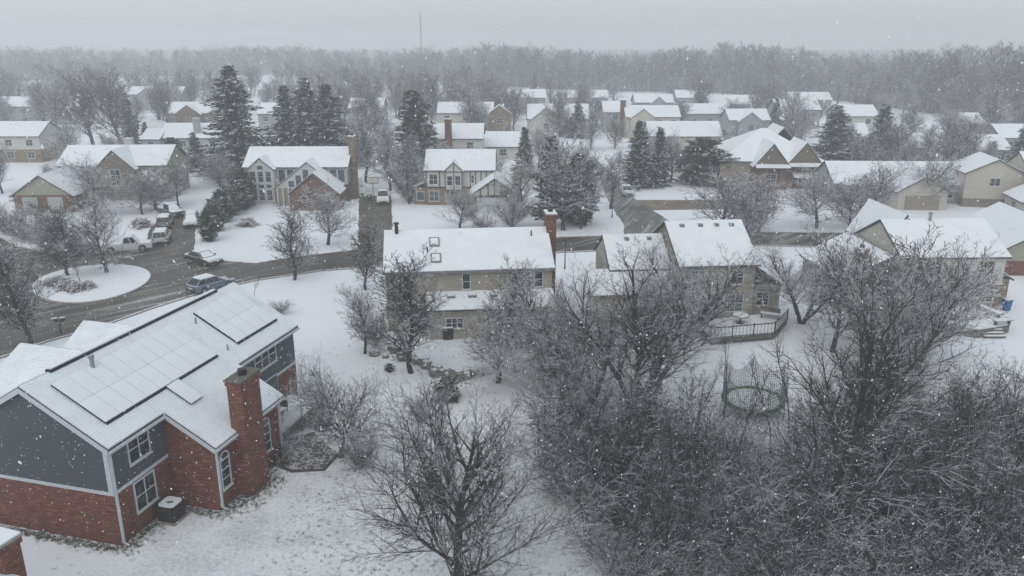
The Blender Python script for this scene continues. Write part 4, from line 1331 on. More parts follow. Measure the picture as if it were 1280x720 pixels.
V['multi'] = bare_tree(21, 11, .10, 'twig_dark', stems=5, splay=.36, trunk=.9, ang=[36, 36, 40, 42], kids=[1.3, 1.6, 1.9, 1.9], bare=[.25, .15, .1, .1], rat=[.42, .48, .55, .6], rmin=.0055, seg=[.7, .5, .42, .4, .4])
V['clump'] = bare_tree(27, 13, .17, 'twig', stems=5, splay=.26, trunk=.85, ang=[40, 40, 42, 44], kids=[1.7, 1.8, 2.0, 2.0], bare=[.32, .15, .1, .1], rat=[.46, .5, .52, .6], rr=[.42, .45, .5, .55], rmin=.0058, seg=[.8, .6, .45, .4, .4])
V['sapling'] = bare_tree(31, 8, .07, 'twig', trunk=.95, ang=[42, 40, 40], kids=[1.6, 1.8, 2], bare=[.3, .2, .1], rat=[.33, .5, .55], lv=3, seg=[.5, .35, .3, .3], rmin=.0058, wig=[.09, .12, .15, .17])
V['clump_frost'] = bare_tree(29, 12, .15, 'twig_frost', stems=4, splay=.36, trunk=.8, ang=[44, 42, 44, 46], kids=[1.8, 2.0, 2.1, 2.0], bare=[.3, .12, .1, .1], rat=[.52, .5, .52, .6], rr=[.42, .45, .5, .55], rmin=.0065, seg=[.8, .6, .45, .4, .4], up=[.02, .04, .03, .02, .02])
V['crab'] = bare_tree(41, 6, .17, 'twig_frost', trunk=.4, ang=[66, 48, 48, 46], kids=[2.6, 2.1, 2.2, 2.2], bare=[.4, .15, .1, .1], close=[.1, 0, 0, 0], rat=[1.5, .48, .52, .6], shr=[.2, .35, .3, .3], up=[0, .02, .035, .05, .05], wig=[.12, .18, .2, .2, .18], seg=[.4, .4, .34, .28, .28], rmin=.0062)
MIDK = dict(kids=[2.4, 2.0, 2.0, 1.9], bare=[.22, .12, .1, .1], shr=[.35, .3, .3, .3], rr=[.42, .42, .5, .6])
V['round'] = bare_tree(52, 9, .15, 'twig_frost', trunk=.62, ang=[50, 42, 42, 40], rat=[.66, .48, .5, .6], close=[.3, 0, 0, 0], up=[.03, .06, .05, .05, .04], seg=[.6, .5, .42, .36, .4], rmin=.013, **MIDK)
V['oval'] = bare_tree(57, 9, .13, 'twig', trunk=.85, ang=[46, 40, 40, 38], rat=[.40, .48, .52, .6], seg=[.55, .42, .36, .34, .36], rmin=.0115, **MIDK)
V['purple'] = bare_tree(63, 8, .14, 'twig_purple', trunk=.42, ang=[50, 42, 42, 40], rat=[1.0, .5, .52, .55], close=[.2, 0, 0, 0], up=[.02, .06, .05, .05, .04], seg=[.42, .42, .38, .34, .38], rmin=.016, **MIDK)
V['tall'] = bare_tree(71, 17, .28, 'twig_far', trunk=.72, ang=[38, 36, 40, 40], rat=[.52, .48, .52, .6], close=[.2, 0, 0, 0], up=[.03, .07, .05, .04, .03], seg=[1.1, .9, .75, .7, .8], rmin=.030, **MIDK)
V['tall2'] = bare_tree(74, 15, .22, 'twig_frost', trunk=.82, ang=[44, 40, 42, 40], rat=[.42, .48, .52, .6], seg=[1., .75, .62, .6, .7], rmin=.029, **MIDK)
V['shrub'] = bare_tree(81, 3.2, .035, 'twig_frost', stems=9, splay=.55, trunk=.9, ang=[38, 40, 40], kids=[2, 2, 2], bare=[.1, .1, .1], rat=[.5, .55, .6], shr=[.3, .3, .3], lv=3, seg=[.36, .3, .26, .26], rmin=.0085, wig=[.1, .14, .18, .2])
V['shrub_purple'] = bare_tree(83, 3.2, .035, 'twig_purple', stems=9, splay=.5, trunk=.9, ang=[38, 40, 40], kids=[2, 2, 2], bare=[.1, .1, .1], rat=[.5, .55, .6], shr=[.3, .3, .3], lv=3, seg=[.36, .3, .26, .26], rmin=.0105, wig=[.1, .14, .18, .2])

def conifer(seed, H, Rm, mat, whorls=34, droop=.25, power=.8, low=.04, size=.34, dens=7, nb=10, swell=0):
    """spruce or pine: whorls of boughs carrying flat sprays of needles"""
    r = random.Random(seed)
    tr = [((0, 0, -.1 + H * k / 8), (0, 0, H * (k + 1) / 8 - .1), .02 * H * (1 - k / 8.4), .02 * H * (1 - (k + 1) / 8.4)) for k in range(8)]
    tri = []; boughs = []
    for w in range(whorls):
        f = low + (1 - low) * (w / whorls) ** 1.02
        Rr = Rm * (1 - f) ** power * r.uniform(.78, 1.12)
        if swell:
            Rr = Rm * math.sin(math.pi * min(1, .18 + f * .82)) ** .6 * r.uniform(.75, 1.1)
        Rr = max(Rr, .12)
        a0 = r.uniform(0, 6.28)
        ph = .35 * w + seed
        m = max(4, int(nb * (.55 + .45 * Rr / Rm)))
        for k in range(m):
            if r.random() < .10:
                continue
            a = a0 + 2 * math.pi * k / m + r.uniform(-.25, .25)
            L = Rr * r.uniform(.55, 1.15) * (1 + .2 * math.sin(a * 2 + ph) + .12 * math.sin(a * 3 - ph * 2))
            dz = -droop * r.uniform(.4, 1.5)
            z0 = H * f + r.uniform(-.15, .15)
            c, s = math.cos(a), math.sin(a)
            boughs.append(((0, 0, z0), (c * L * .9, s * L * .9, z0 + dz * L + .08 * L), .012 * H * .25, .01))
            cnt = max(2, int(L / Rm * dens) + 1)
            for i in range(cnt):
                t = (i + .7) / cnt
                x, y, z = c * L * t, s * L * t, z0 + dz * L * t + .12 * L * t * t
                for _ in range(5):
                    b = a + r.uniform(-1.1, 1.1)
                    l = size * r.uniform(.6, 1.35)
                    wd = l * r.uniform(.28, .5)
                    ez = r.uniform(-.5, .22)
                    ox, oy, oz = r.gauss(0, .07), r.gauss(0, .07), r.gauss(0, .07)
                    dx, dy = math.cos(b), math.sin(b)
                    tw = r.uniform(-.6, .6) * wd
                    tri.append(((x + ox - dy * wd, y + oy + dx * wd, z + oz + tw), (x + ox + dy * wd, y + oy - dx * wd, z + oz - tw), (x + ox + dx * l, y + oy + dy * l, z + oz + ez * l)))
    V_ = np.array(tri).reshape(-1, 3)
    T_ = np.arange(len(V_)).reshape(-1, 3)
    # face upwards
    A = V_[T_]
    nz = np.cross(A[:, 1] - A[:, 0], A[:, 2] - A[:, 0])[:, 2]
    T_[nz < 0] = T_[nz < 0][:, ::-1]
    cm = np_mesh('crown', V_, np.zeros((0, 4), int), T_, [M[mat]])
    tm = segs_mesh('trunk', [(tr, 8, False), (boughs, 3, True)], M['bark'])
    return tm, cm, H, Rm

V['spruce'] = conifer(1, 14, 4.4, 'needle', whorls=46, dens=13, nb=14, droop=.18, size=.42, power=.72)
V['spruce2'] = conifer(2, 12, 3.4, 'needle', whorls=42, dens=11, nb=13, droop=.16, size=.42, power=.7)
V['slim'] = conifer(3, 9, 1.9, 'needle', whorls=34, dens=7, nb=12, size=.38, droop=.15)
V['pine'] = conifer(4, 12, 3.2, 'needle_olive', whorls=38, power=.5, droop=.05, low=.12, size=.46, dens=10, nb=12)
V['arb'] = conifer(5, 4, .9, 'needle_olive', whorls=30, swell=1, droop=-.3, size=.27, dens=5, nb=11)
V['yew'] = conifer(6, 7, 2.6, 'needle_olive', whorls=36, swell=1, droop=.0, size=.4, dens=10, nb=14)
V['mound'] = conifer(7, 1.3, .95, 'dead_leaf', whorls=9, swell=1, droop=.1, size=.22, dens=4, nb=9)
V['boxwood'] = conifer(8, 1.4, 1.2, 'needle_olive', whorls=9, swell=1, droop=.1, size=.22, dens=4, nb=9)

def bt(var, bx, by, ty, wpx, label, name='bare_tree', cat='tree', group=None, rz=None, wz=True):
    x, y = P(bx, by)
    H = Zat(ty, y)
    fz = y * CT + CH * ST
    return put_tree(V[var], name, label, cat, (x, y), max(H, .5), rz, wpx * fz / F if wpx else None, group)

# near and hero trees
bt('hero', 574, 762, 478, 275, 'large bare tree with many upswept branches, rising from the bottom edge left of the thicket', rz=.6)
bt('fan', 1026, 712, 285, 300, 'tallest bare tree rising dark out of the thicket right of centre', rz=2.2)
bt('spread', 1082, 575, 395, 200, 'leaning bare tree reaching to the right below the cream house', rz=4.0).rotation_euler = (0, .55, .15)
bt('multi', 1240, 735, 478, 210, 'multi-stemmed bare tree at the bottom right corner', rz=1.0)
bt('multi', 1150, 610, 440, 170, 'twiggy bare tree in the thicket between the leaning tree and the corner tree', rz=2.4)
bt('clump', 798, 520, 290, 260, 'broad bare tree clump with several dark trunks at the centre of the photo', rz=.3)
bt('clump_frost', 742, 500, 335, 170, 'slender bare tree close on the left of the broad central clump', rz=1.9)
bt('crab', 700, 505, 375, 150, 'bare tree with curved dark trunks left of the central clump', rz=.8)
bt('clump_frost', 1002, 404, 296, 150, 'wide frosted bare tree just right of the low garden deck', rz=3.3)
bt('clump_frost', 822, 452, 305, 120, 'frosted bare tree right behind the broad central clump', rz=5.3)
bt('purple', 1150, 452, 285, 165, 'round-crowned reddish bare tree hiding the left half of the cream house front', rz=1.)
bt('clump_frost', 690, 470, 318, 150, 'frosted bare tree at the right end of the beige house behind the crabapples', rz=4.)
bt('purple', 1085, 440, 296, 110, 'reddish bare tree before the chimney of the cream house', rz=2.)
bt('shrub', 350, 572, 535, 50, 'low shrub in the mulch bed under the deck railing', 'bare_shrub', 'shrub')
bt('clump_frost', 858, 414, 296, 165, 'frosted bare tree at the left end of the low garden deck', rz=2.9)
bt('sapling', 925, 562, 452, 70, 'thin bare sapling standing right in front of the trampoline', rz=1.2)
bt('sapling', 962, 566, 440, 80, 'thin forked sapling in front of the right side of the trampoline', rz=3.6)
bt('sapling', 868, 548, 440, 60, 'thin bare sapling with two crooked stems left of the trampoline', rz=.5)
bt('sapling', 905, 525, 418, 60, 'thin crooked sapling right before the low garden deck', rz=2.5)
bt('sapling', 985, 545, 400, 80, 'thin bare sapling just right of the trampoline', rz=4.4)
bt('spread', 1078, 650, 400, 170, 'medium bare tree with pale twigs behind the tallest tree of the thicket', rz=5.1)
bt('clump_frost', 1115, 500, 290, 200, 'frosty fan-shaped bare tree hiding the middle of the cream house', rz=.2)
bt('round', 1040, 440, 270, 120, 'bare tree in front of the brown wing of the cream house')
bt('oval', 514, 466, 300, 115, 'bare tree before the left end of the beige house', rz=.2)
bt('oval', 632, 445, 322, 80, 'narrow bare tree before the right half of the beige house', rz=2.)
bt('crab', 622, 478, 375, 160, 'wide frosted crabapple tangle before the lower roof of the beige house', rz=.4)
bt('crab', 690, 470, 385, 130, 'frosted crabapple tangle at the right corner of the beige house', rz=2.4)
bt('crab', 426, 572, 432, 145, 'gnarled crabapple beside the deck of the brick house', rz=1.3)
bt('round', 456, 442, 345, 70, 'small frosted tree at the left corner of the beige house')
bt('oval', 457, 362, 270, 60, 'small bare tree at the lower end of the driveway by the glass-fronted house')
bt('oval', 368, 350, 252, 72, 'bare tree on the verge above the snowy lawn of the brick house')
bt('round', 410, 306, 222, 82, 'bare tree on the front lawn of the glass-fronted house')
bt('oval', 40, 436, 290, 105, 'bare tree at the left edge by the slushy road')
bt('oval', 86, 346, 245, 85, 'left bare street tree on the round traffic island')
bt('round', 134, 342, 240, 92, 'right bare street tree on the round traffic island')
bt('sapling', 102, 356, 312, 36, 'small tilted young tree among the shrubs on the traffic island').rotation_euler = (0, -.18, .2)
bt('round', 575, 288, 228, 80, 'bare tree on the lawn of the half-timbered house')
bt('round', 118, 268, 188, 100, 'bare tree before the garage wing of the stone gable house')
bt('purple', 195, 262, 205, 90, 'low twiggy tree before the right end of the stone gable house')
bt('round', 178, 268, 205, 60, 'bare tree between the stone gable and the parked cars')
bt('round', 60, 322, 260, 70, 'frosted bare tree behind the traffic island at the far side of the road')
bt('tall', 118, 186, 84, 70, 'left of a pair of tall dark bare trees behind the stone gable house')
bt('tall', 152, 186, 82, 70, 'right of a pair of tall dark bare trees behind the stone gable house')
bt('round', 88, 205, 146, 75, 'frosted bare tree right of the triple-window house')
bt('tall2', 56, 160, 95, 50, 'hazy bare tree between the two houses at the far left')
bt('tall2', 458, 228, 128, 62, 'bare tree behind the brick chimney of the glass-fronted house')
bt('tall2', 488, 238, 150, 56, 'bare tree beside the driveway top near the dark bins')
bt('round', 512, 255, 160, 55, 'bare tree at the left corner of the half-timbered house')
bt('round', 655, 270, 195, 70, 'bare tree right of the garage gable of the half-timbered house')
bt('shrub', 640, 284, 232, 70, 'frosted shrub mass before the garage gable of the half-timbered house', 'bare_shrub', 'shrub')
bt('shrub', 605, 292, 258, 50, 'low frosted shrub on the lawn right of the half-timbered house tree', 'bare_shrub', 'shrub')
bt('tall2', 704, 288, 158, 80, 'bare tree tangled among the two dark conifers by the side street')
bt('round', 726, 286, 180, 62, 'twiggy bare tree right of the two dark conifers by the side street')
bt('round', 838, 228, 158, 52, 'bare tree on the lawn between the frosted conifer and the rounded evergreen')
bt('tall2', 738, 188, 128, 48, 'hazy bare tree beyond the far end of the side street')
bt('purple', 902, 290, 205, 100, 'reddish round-topped bare tree left of the hip-roofed house front')
bt('purple', 948, 292, 215, 80, 'reddish bare tree before the brick gable of the hip-roofed house')
bt('purple', 930, 306, 232, 60, 'thin-twigged tree by the road just above the vented house')
bt('round', 1020, 285, 205, 90, 'bare tree left of the low grey house across the road')
bt('purple', 1062, 286, 215, 75, 'forked bare tree before the low grey house')
bt('round', 1092, 284, 192, 95, 'bare tree with frosted twigs before the cream front gable of the low grey house')
bt('round', 1158, 262, 185, 80, 'dark spreading bare tree before the right end of the low grey house')
bt('tall', 1190, 232, 148, 78, 'reddish-brown tall bare tree right of the low grey house')
bt('tall', 1122, 210, 138, 62, 'bare tree with arching branches behind the low grey house')
bt('tall2', 1160, 205, 150, 60, 'hazy bare tree behind the reddish-brown tall tree')
bt('oval', 1242, 296, 252, 48, 'small bare tree on the snowy lawn at the right')
bt('shrub_purple', 30, 300, 252, 75, 'reddish roadside shrub at the left edge', 'bare_shrub', 'shrub')
bt('shrub_purple', 62, 312, 272, 70, 'reddish roadside shrub left of the white pickup', 'bare_shrub', 'shrub')
bt('shrub', 8, 292, 246, 60, 'frosted shrub cut by the left edge above the road', 'bare_shrub', 'shrub')
bt('shrub_purple', 1115, 300, 262, 70, 'twiggy reddish shrub across the road above the cream house roof', 'bare_shrub', 'shrub')
bt('shrub', 935, 262, 212, 60, 'shrub mass at the corner of the hip-roofed house', 'bare_shrub', 'shrub')
bt('shrub', 450, 586, 520, 80, 'low bare shrub under the gnarled crabapple', 'bare_shrub', 'shrub')
bt('shrub', 470, 432, 378, 60, 'frosted shrub at the foot of the beige house wall', 'bare_shrub', 'shrub')
bt('shrub', 350, 392, 370, 40, 'small frosted shrub behind the solar roof on the lawn', 'bare_shrub', 'shrub')
bt('sapling', 318, 372, 340, 24, 'slim dark sapling just beyond the ridge of the solar roof')

# conifers
bt('spruce', 299, 222, 80, 108, 'tallest dark spruce behind the glass-fronted house', 'spruce_tree')
bt('spruce2', 362, 205, 106, 72, 'left tree of the trio of dark spruces behind the glass-fronted house', 'spruce_tree')
bt('spruce2', 388, 208, 96, 74, 'middle tree of the trio of dark spruces behind the glass-fronted house', 'spruce_tree')
bt('spruce2', 414, 208, 104, 88, 'right tree of the trio of dark spruces behind the glass-fronted house', 'spruce_tree')
bt('pine', 520, 215, 112, 66, 'olive green pine behind the left end of the half-timbered house', 'pine_tree')
bt('spruce2', 165, 184, 116, 34, 'slim snowy spruce right of the pair of tall bare trees', 'spruce_tree')
bt('slim', 184, 184, 152, 18, 'small spruce at the right foot of the slim snowy spruce', 'spruce_tree')
bt('yew', 218, 212, 172, 30, 'dark evergreen at the right end of the stone gable house', 'evergreen_tree')
bt('spruce2', 246, 214, 165, 36, 'dark evergreen before the long low house with dark chimney', 'spruce_tree')
bt('spruce2', 796, 234, 150, 54, 'frosted spruce beside the car on the side street', 'spruce_tree')
bt('slim', 822, 232, 158, 34, 'narrow dark spruce right behind the frosted spruce by the side street', 'spruce_tree')
bt('yew', 876, 230, 172, 66, 'rounded dark evergreen left of the hip-roofed house', 'evergreen_tree')
bt('slim', 656, 222, 158, 34, 'small spruce behind the chimney of the half-timbered house', 'spruce_tree')
bt('pine', 688, 284, 170, 50, 'left of two dark conifers by the side street corner', 'pine_tree')
bt('yew', 722, 280, 192, 50, 'right of two dark conifers by the side street corner', 'evergreen_tree')
bt('spruce', 1040, 208, 131, 88, 'frosted double spruce right of the hip-roofed house', 'spruce_tree')
bt('slim', 1098, 200, 130, 60, 'leaning dark spruce between the bare trees at the right', 'spruce_tree')
bt('slim', 968, 166, 123, 22, 'slim dark spruce above the hip-roofed house', 'spruce_tree')
bt('spruce2', 1276, 215, 152, 56, 'dark conifer cut by the right edge', 'spruce_tree')
bt('slim', 1238, 206, 176, 28, 'small dark conifer left of the one cut by the right edge', 'spruce_tree')
bt('spruce2', 722, 172, 126, 34, 'hazy spruce before the house with steep front gable', 'spruce_tree')
for i, (bx, by, ty, lab) in enumerate(((262, 301, 262, 'nearest evergreen of the hedge row beside the driveway'), (270, 288, 248, 'second evergreen from the road in the hedge row'), (279, 277, 238, 'middle evergreen of the hedge row beside the glass-fronted house'),
                                       (289, 268, 230, 'fourth evergreen from the road in the hedge row'), (299, 262, 225, 'last evergreen of the hedge row against the glass-fronted house'))):
    bt('arb', bx, by, ty, 22 + i * 2, lab, 'evergreen_shrub', 'shrub', 'evergreens of the hedge row')
bt('yew', 905, 392, 358, 80, 'snowy dark evergreen bush before the vented house', 'evergreen_shrub', 'shrub')
bt('yew', 305, 258, 212, 30, 'olive evergreen at the left corner of the glass-fronted house', 'evergreen_shrub', 'shrub')
for bx, by, ty, w, lab in ((62, 358, 347, 20, 'tawny shrub at the left end of the island bed'), (80, 363, 350, 22, 'tawny shrub left of the round dark shrubs on the island'), (95, 366, 352, 22, 'round dark shrub at the front of the island bed'), (111, 362, 350, 19, 'round dark shrub at the right end of the island bed'), (72, 354, 345, 20, 'tawny shrub at the back of the island bed')):
    bt('mound', bx, by, ty, w, lab, 'round_shrub', 'shrub', 'shrubs on the traffic island')
bt('mound', 310, 282, 272, 34, 'low brown shrub on the lawn left of the glass-fronted house', 'round_shrub', 'shrub')
bt('mound', 176, 283, 272, 30, 'snowy shrub bed left of the parked silver car', 'round_shrub', 'shrub')
bt('mound', 40, 268, 252, 16, 'dark shrub at the left corner of the garage wing', 'round_shrub', 'shrub')
bt('boxwood', 487, 464, 454, 14, 'straw coloured grass tuft on the lawn by the rock border', 'ornamental_grass', 'plant').children[-1].data = V['boxwood'][1]
bt('boxwood', 30, 250, 238, 46, 'snow covered hedge block on the far left lawn', 'hedge', 'shrub')
bt('boxwood', 560, 500, 470, 40, 'bush by the rock border below the beige house', 'round_shrub', 'shrub')
bt('shrub', 525, 528, 488, 46, 'pale tuft of dry stems on the lawn above the large upswept tree', 'bare_shrub', 'shrub')

# mid-distance trees among the far houses: nothing in the haze tells them apart
r = random.Random(99)
spots = [(25, 128, 84), (200, 150, 100), (228, 128, 88), (250, 125, 92), (342, 132, 92), (405, 128, 88), (442, 150, 106), (470, 160, 118), (500, 140, 100), (480, 190, 140), (560, 128, 84), (590, 128, 88), (612, 125, 80), (655, 150, 112), (690, 150, 118), (640, 185, 150), (672, 195, 152), (700, 170, 130),
         (745, 160, 118), (770, 130, 92), (850, 160, 122), (835, 128, 92), (870, 130, 96), (925, 160, 124), (945, 150, 110), (955, 132, 98), (1000, 165, 130), (1020, 160, 122), (1060, 190, 148), (1080, 150, 112), (1140, 175, 122), (1180, 180, 130), (1215, 190, 140), (1240, 170, 120), (1265, 150, 110), (10, 165, 128), (70, 140, 98), (285, 122, 84), (310, 118, 80), (385, 118, 84), (530, 122, 82), (730, 122, 84), (905, 122, 86), (1105, 148, 112), (1030, 200, 165), (1150, 240, 190), (1210, 225, 170), (430, 205, 150), (444, 190, 140), (180, 130, 96)]
for bx, by, ty in spots:
    bt(r.choice(['tall', 'tall2', 'tall', 'round']), bx + r.uniform(-4, 4), by, ty, r.uniform(36, 56), 'hazy bare tree among the snowy houses beyond the street', group='hazy bare trees among the far houses')

HOUSES = [o for o in COL.objects if o.type == 'EMPTY' and o.get('category') == 'house']
def near_house(x, y, m=1.5):
    for h in HOUSES:
        dx, dy = x - h.location.x, y - h.location.y
        c, s_ = math.cos(h.rotation_euler.z), math.sin(h.rotation_euler.z)
        u, v = dx * c + dy * s_, -dx * s_ + dy * c
        if -m - 1 < u < 17 + m and -3.5 - m < v < 10 + m:
            return True
    return False
cnt = 0
EXTRA = []
while cnt < 270:
    px = r.choice([r.uniform(-10, 1290), r.uniform(-10, 1290), r.uniform(-20, 480), r.uniform(400, 640)])
    lo_ = 190 if px > 900 else (175 if px > 540 else 165)
    py = 104 + (lo_ - 104) * r.random() ** 1.25
    x, y = P(px, py)
    if near_house(x, y) or (1005 < px < 1130 and py > 150) or px > 1245 or (620 < px < 1060 and py < 156 and r.random() < .6) or 735 < px < 805 and py > 140:
        continue
    cnt += 1
    EXTRA.append((x, y, r.uniform(8, 15.5), r.uniform(7, 11)))
EXTRA.sort(key=lambda e: -e[2] / e[1])
for x, y, h_, w_ in EXTRA[:125]:
    put_tree(V[r.choice(['tall', 'tall2', 'tall2', 'round'])], 'bare_tree', 'hazy bare tree among the snowy houses beyond the street', 'tree', (x, y), h_, None, w_, 'hazy bare trees among the far houses')

ROADS = [[(v.co.x, v.co.y) for v in o.data.vertices] for o in COL.objects if o.type == 'MESH' and any(k in o.name for k in ('road', 'street', 'drive'))]
def inside(p, poly):
    c = False
    for i in range(len(poly)):
        a, b = poly[i], poly[i - 1]
        if (a[1] > p[1]) != (b[1] > p[1]) and p[0] < (b[0] - a[0]) * (p[1] - a[1]) / (b[1] - a[1]) + a[0]:
            c = not c
    return c
cnt = 0
while cnt < 52:
    px = r.choice([r.uniform(600, 1290), r.uniform(840, 1290), r.uniform(0, 560)])
    py = r.uniform(185, 262)
    x, y = P(px, py)
    if near_house(x, y, 1.0) or (1005 < px < 1130 and py < 225) or px > 1250 or (870 < px < 1010 and py > 240) or any(inside((x, y), q) for q in ROADS) or any(near_house(x + (0 - x) * f, y + (0 - y) * f, -1) for f in ()):
        continue
    cnt += 1
    put_tree(V[r.choice(['round', 'purple', 'tall2', 'round', 'shrub'])], 'bare_tree', 'bare twiggy tree on the snowy yards across the street', 'tree', (x, y), r.uniform(4.5, 9.5), None, r.uniform(5.5, 8.5), 'bare trees on the yards across the street')

# far wood: one mass, nobody could count it
def wood_tree(seed, H):
    r = random.Random(seed)
    tr, tw = [], []
    lean = (r.uniform(-.05, .05), r.uniform(-.05, .05))
    for k in range(3):
        tr.append(((lean[0] * H * k / 3, lean[1] * H * k / 3, H * .8 * k / 3), (lean[0] * H * (k + 1) / 3, lean[1] * H * (k + 1) / 3, H * .8 * (k + 1) / 3), .28 * (1 - k / 3.5), .28 * (1 - (k + 1) / 3.5)))
    for k in range(30):
        f = r.uniform(.08, .97)
        a = r.uniform(0, 6.28); el = r.uniform(.5, 1.2)
        L = H * (.42 - .28 * f) * r.uniform(.7, 1.2)
        p = (lean[0] * H * f, lean[1] * H * f, H * .8 * f)
        d = (math.cos(a) * math.cos(el), math.sin(a) * math.cos(el), math.sin(el))
        q = vadd(p, d, L)
        tw.append((p, q, .12, 0))
        for j in range(11):
            t = r.uniform(.25, 1)
            pp = vadd(p, d, L * t)
            dd = vnorm((d[0] + r.gauss(0, .55), d[1] + r.gauss(0, .55), d[2] + r.gauss(.1, .4)))
            tw.append((pp, vadd(pp, dd, r.uniform(.9, 2.4)), .085, 0))
    return tr, tw
protos = []
for s_ in range(6):
    tr, tw = wood_tree(200 + s_, 1 * 17.)
    mt = segs_mesh('t', [(tr, 4, False), (tw, 3, True)], M['twig_far'])
    nv = len(mt.vertices)
    co = np.empty(nv * 3, np.float32); mt.vertices.foreach_get('co', co)
    li = np.empty(len(mt.loops), np.int32); mt.loops.foreach_get('vertex_index', li)
    nq = len(tr) * 4
    protos.append((co.reshape(-1, 3), li[:nq * 4].reshape(-1, 4), li[nq * 4:].reshape(-1, 3)))
    bpy.data.meshes.remove(mt)

def scatter(name, pts, mat, protos):
    """pts: (x, y, scale, stretch, angle, proto) all realised into one mesh"""
    VV, QQ, TT, off = [], [], [], 0
    for x, y, s, sz, a, k in pts:
        co, q, t = protos[k]
        c, sn = math.cos(a) * s, math.sin(a) * s
        v = np.empty_like(co)
        v[:, 0] = co[:, 0] * c - co[:, 1] * sn + x
        v[:, 1] = co[:, 0] * sn + co[:, 1] * c + y
        v[:, 2] = co[:, 2] * sz
        VV.append(v); QQ.append(q + off); TT.append(t + off); off += len(co)
    return link(name, np_mesh(name, np.concatenate(VV), np.concatenate(QQ), np.concatenate(TT), [mat]))

front = [(-80, 106), (60, 100), (200, 96), (330, 94), (420, 98), (520, 102), (640, 109), (760, 115), (880, 116), (1000, 122), (1080, 130), (1160, 142), (1240, 152), (1380, 165)]
def fy(px):
    for (a, b), (c, d) in zip(front, front[1:]):
        if a <= px <= c:
            return b + (d - b) * (px - a) / (c - a)
    return front[-1][1]
sheet('wood_floor', rag(pxs([(px_, fy(px_) - 1) for px_ in range(-80, 1390, 60)] + [(1700, 62), (-500, 62)]), 8, 2.5, 14), .03, M['litter'])
r = random.Random(5)
pts = [(x, y, h_ / 17 * r.uniform(.9, 1.2), h_ / 17, r.uniform(0, 6.28), r.randrange(6)) for x, y, h_, w_ in EXTRA[125:]]
kind(scatter('distant_trees', pts, M['twig_far'], protos), 'stuff')
pts = []
while len(pts) < 2700:
    px = r.uniform(-80, 1380)
    Y0 = P(px, fy(px))[1]
    dep = r.random() ** 2.0
    Y = Y0 + dep * (260 if px > 600 else 420)
    x = (px - 640) / F * (Y * CT + CH * ST)
    hs = r.uniform(.55, 1.22) if r.random() < .8 else r.uniform(.3, .6)
    hs *= 1 + .13 * math.sin(px * .021 + 1) + .10 * math.sin(px * .067 + Y * .02)
    pts.append((x, Y, hs * r.uniform(.85, 1.25), hs * (1.0 if px > 600 else .9), r.uniform(0, 6.28), r.randrange(6)))
kind(scatter('far_wood', pts, M['twig_hazed'], protos), 'stuff')

# thicket in the right foreground: a mass of arching bare shrubs
def thicket_bush(seed):
    S = dict(BASE)
    S.update(lv=3, seg=[.45, .4, .35, .3], wig=[.13, .18, .22, .25], up=[-.02, .0, .01, .0], rmin=.0065, bare=[.15, .1, .1], kids=[2.2, 1.8, 1.7], ang=[48, 50, 50], close=[0, 0, 0], rat=[.5, .5, .5], shr=[.4, .4, .4], rr=[.5, .6, .6], tip=[.35, .4, .4, .4])
    r = random.Random(seed)
    out = [[] for _ in range(5)]
    for k in range(8):
        a = r.uniform(0, 6.28); s = r.uniform(.15, .9)
        grow(r, (r.gauss(0, .3), r.gauss(0, .3), -.05), vnorm((math.cos(a) * s, math.sin(a) * s, 1)), r.uniform(1.5, 3.6), .022, 0, S, out, r.uniform(0, 6))
    mt = segs_mesh('t', [(out[0], 4, False), (out[1], 3, False), (out[2] , 3, False), (out[3], 3, True)], M['twig_dark'])
    co = np.empty(len(mt.vertices) * 3, np.float32); mt.vertices.foreach_get('co', co)
    li = np.empty(len(mt.loops), np.int32); mt.loops.foreach_get('vertex_index', li)
    nq = len(out[0]) * 4 + len(out[1]) * 3 + len(out[2]) * 3
    bpy.data.meshes.remove(mt)
    return co.reshape(-1, 3), li[:nq * 4].reshape(-1, 4), li[nq * 4:].reshape(-1, 3)
tb_ = [thicket_bush(300 + k) for k in range(5)]
print('bush tris', [len(t[1]) * 2 + len(t[2]) for t in tb_])
poly = pxs([(672, 575), (700, 548), (770, 552), (880, 568), (1000, 580), (1100, 555), (1180, 545), (1330, 548), (1460, 790), (800, 800), (735, 680)])
bx0, bx1 = min(p[0] for p in poly), max(p[0] for p in poly); by0, by1 = min(p[1] for p in poly), max(p[1] for p in poly)
TR = P(940, 514)
r = random.Random(17)
pts = []
tries = 0
while len(pts) < 165 and tries < 20000:
    tries += 1
    q = (r.uniform(bx0, bx1), r.uniform(by0, by1))
    if not inside(q, poly) or any(math.dist(q, p[:2]) < 1.35 for p in pts) or (math.dist(q, TR) < 3.4) or (abs(q[0] - TR[0] * q[1] / TR[1]) < 2.0 and TR[1] - 5 < q[1] < TR[1]):
        continue
    s = r.uniform(.6, 1.6)
    pts.append((*q, s, s * r.uniform(.65, 1.3), r.uniform(0, 6.28), r.randrange(5)))
print('bushes', len(pts))
kind(scatter('thicket', [p for k, p in enumerate(pts) if k % 2], M['twig_dark'], tb_), 'stuff')
kind(scatter('frosted_thicket', [p for k, p in enumerate(pts) if k % 2 == 0], M['twig_thicket'], tb_), 'stuff')
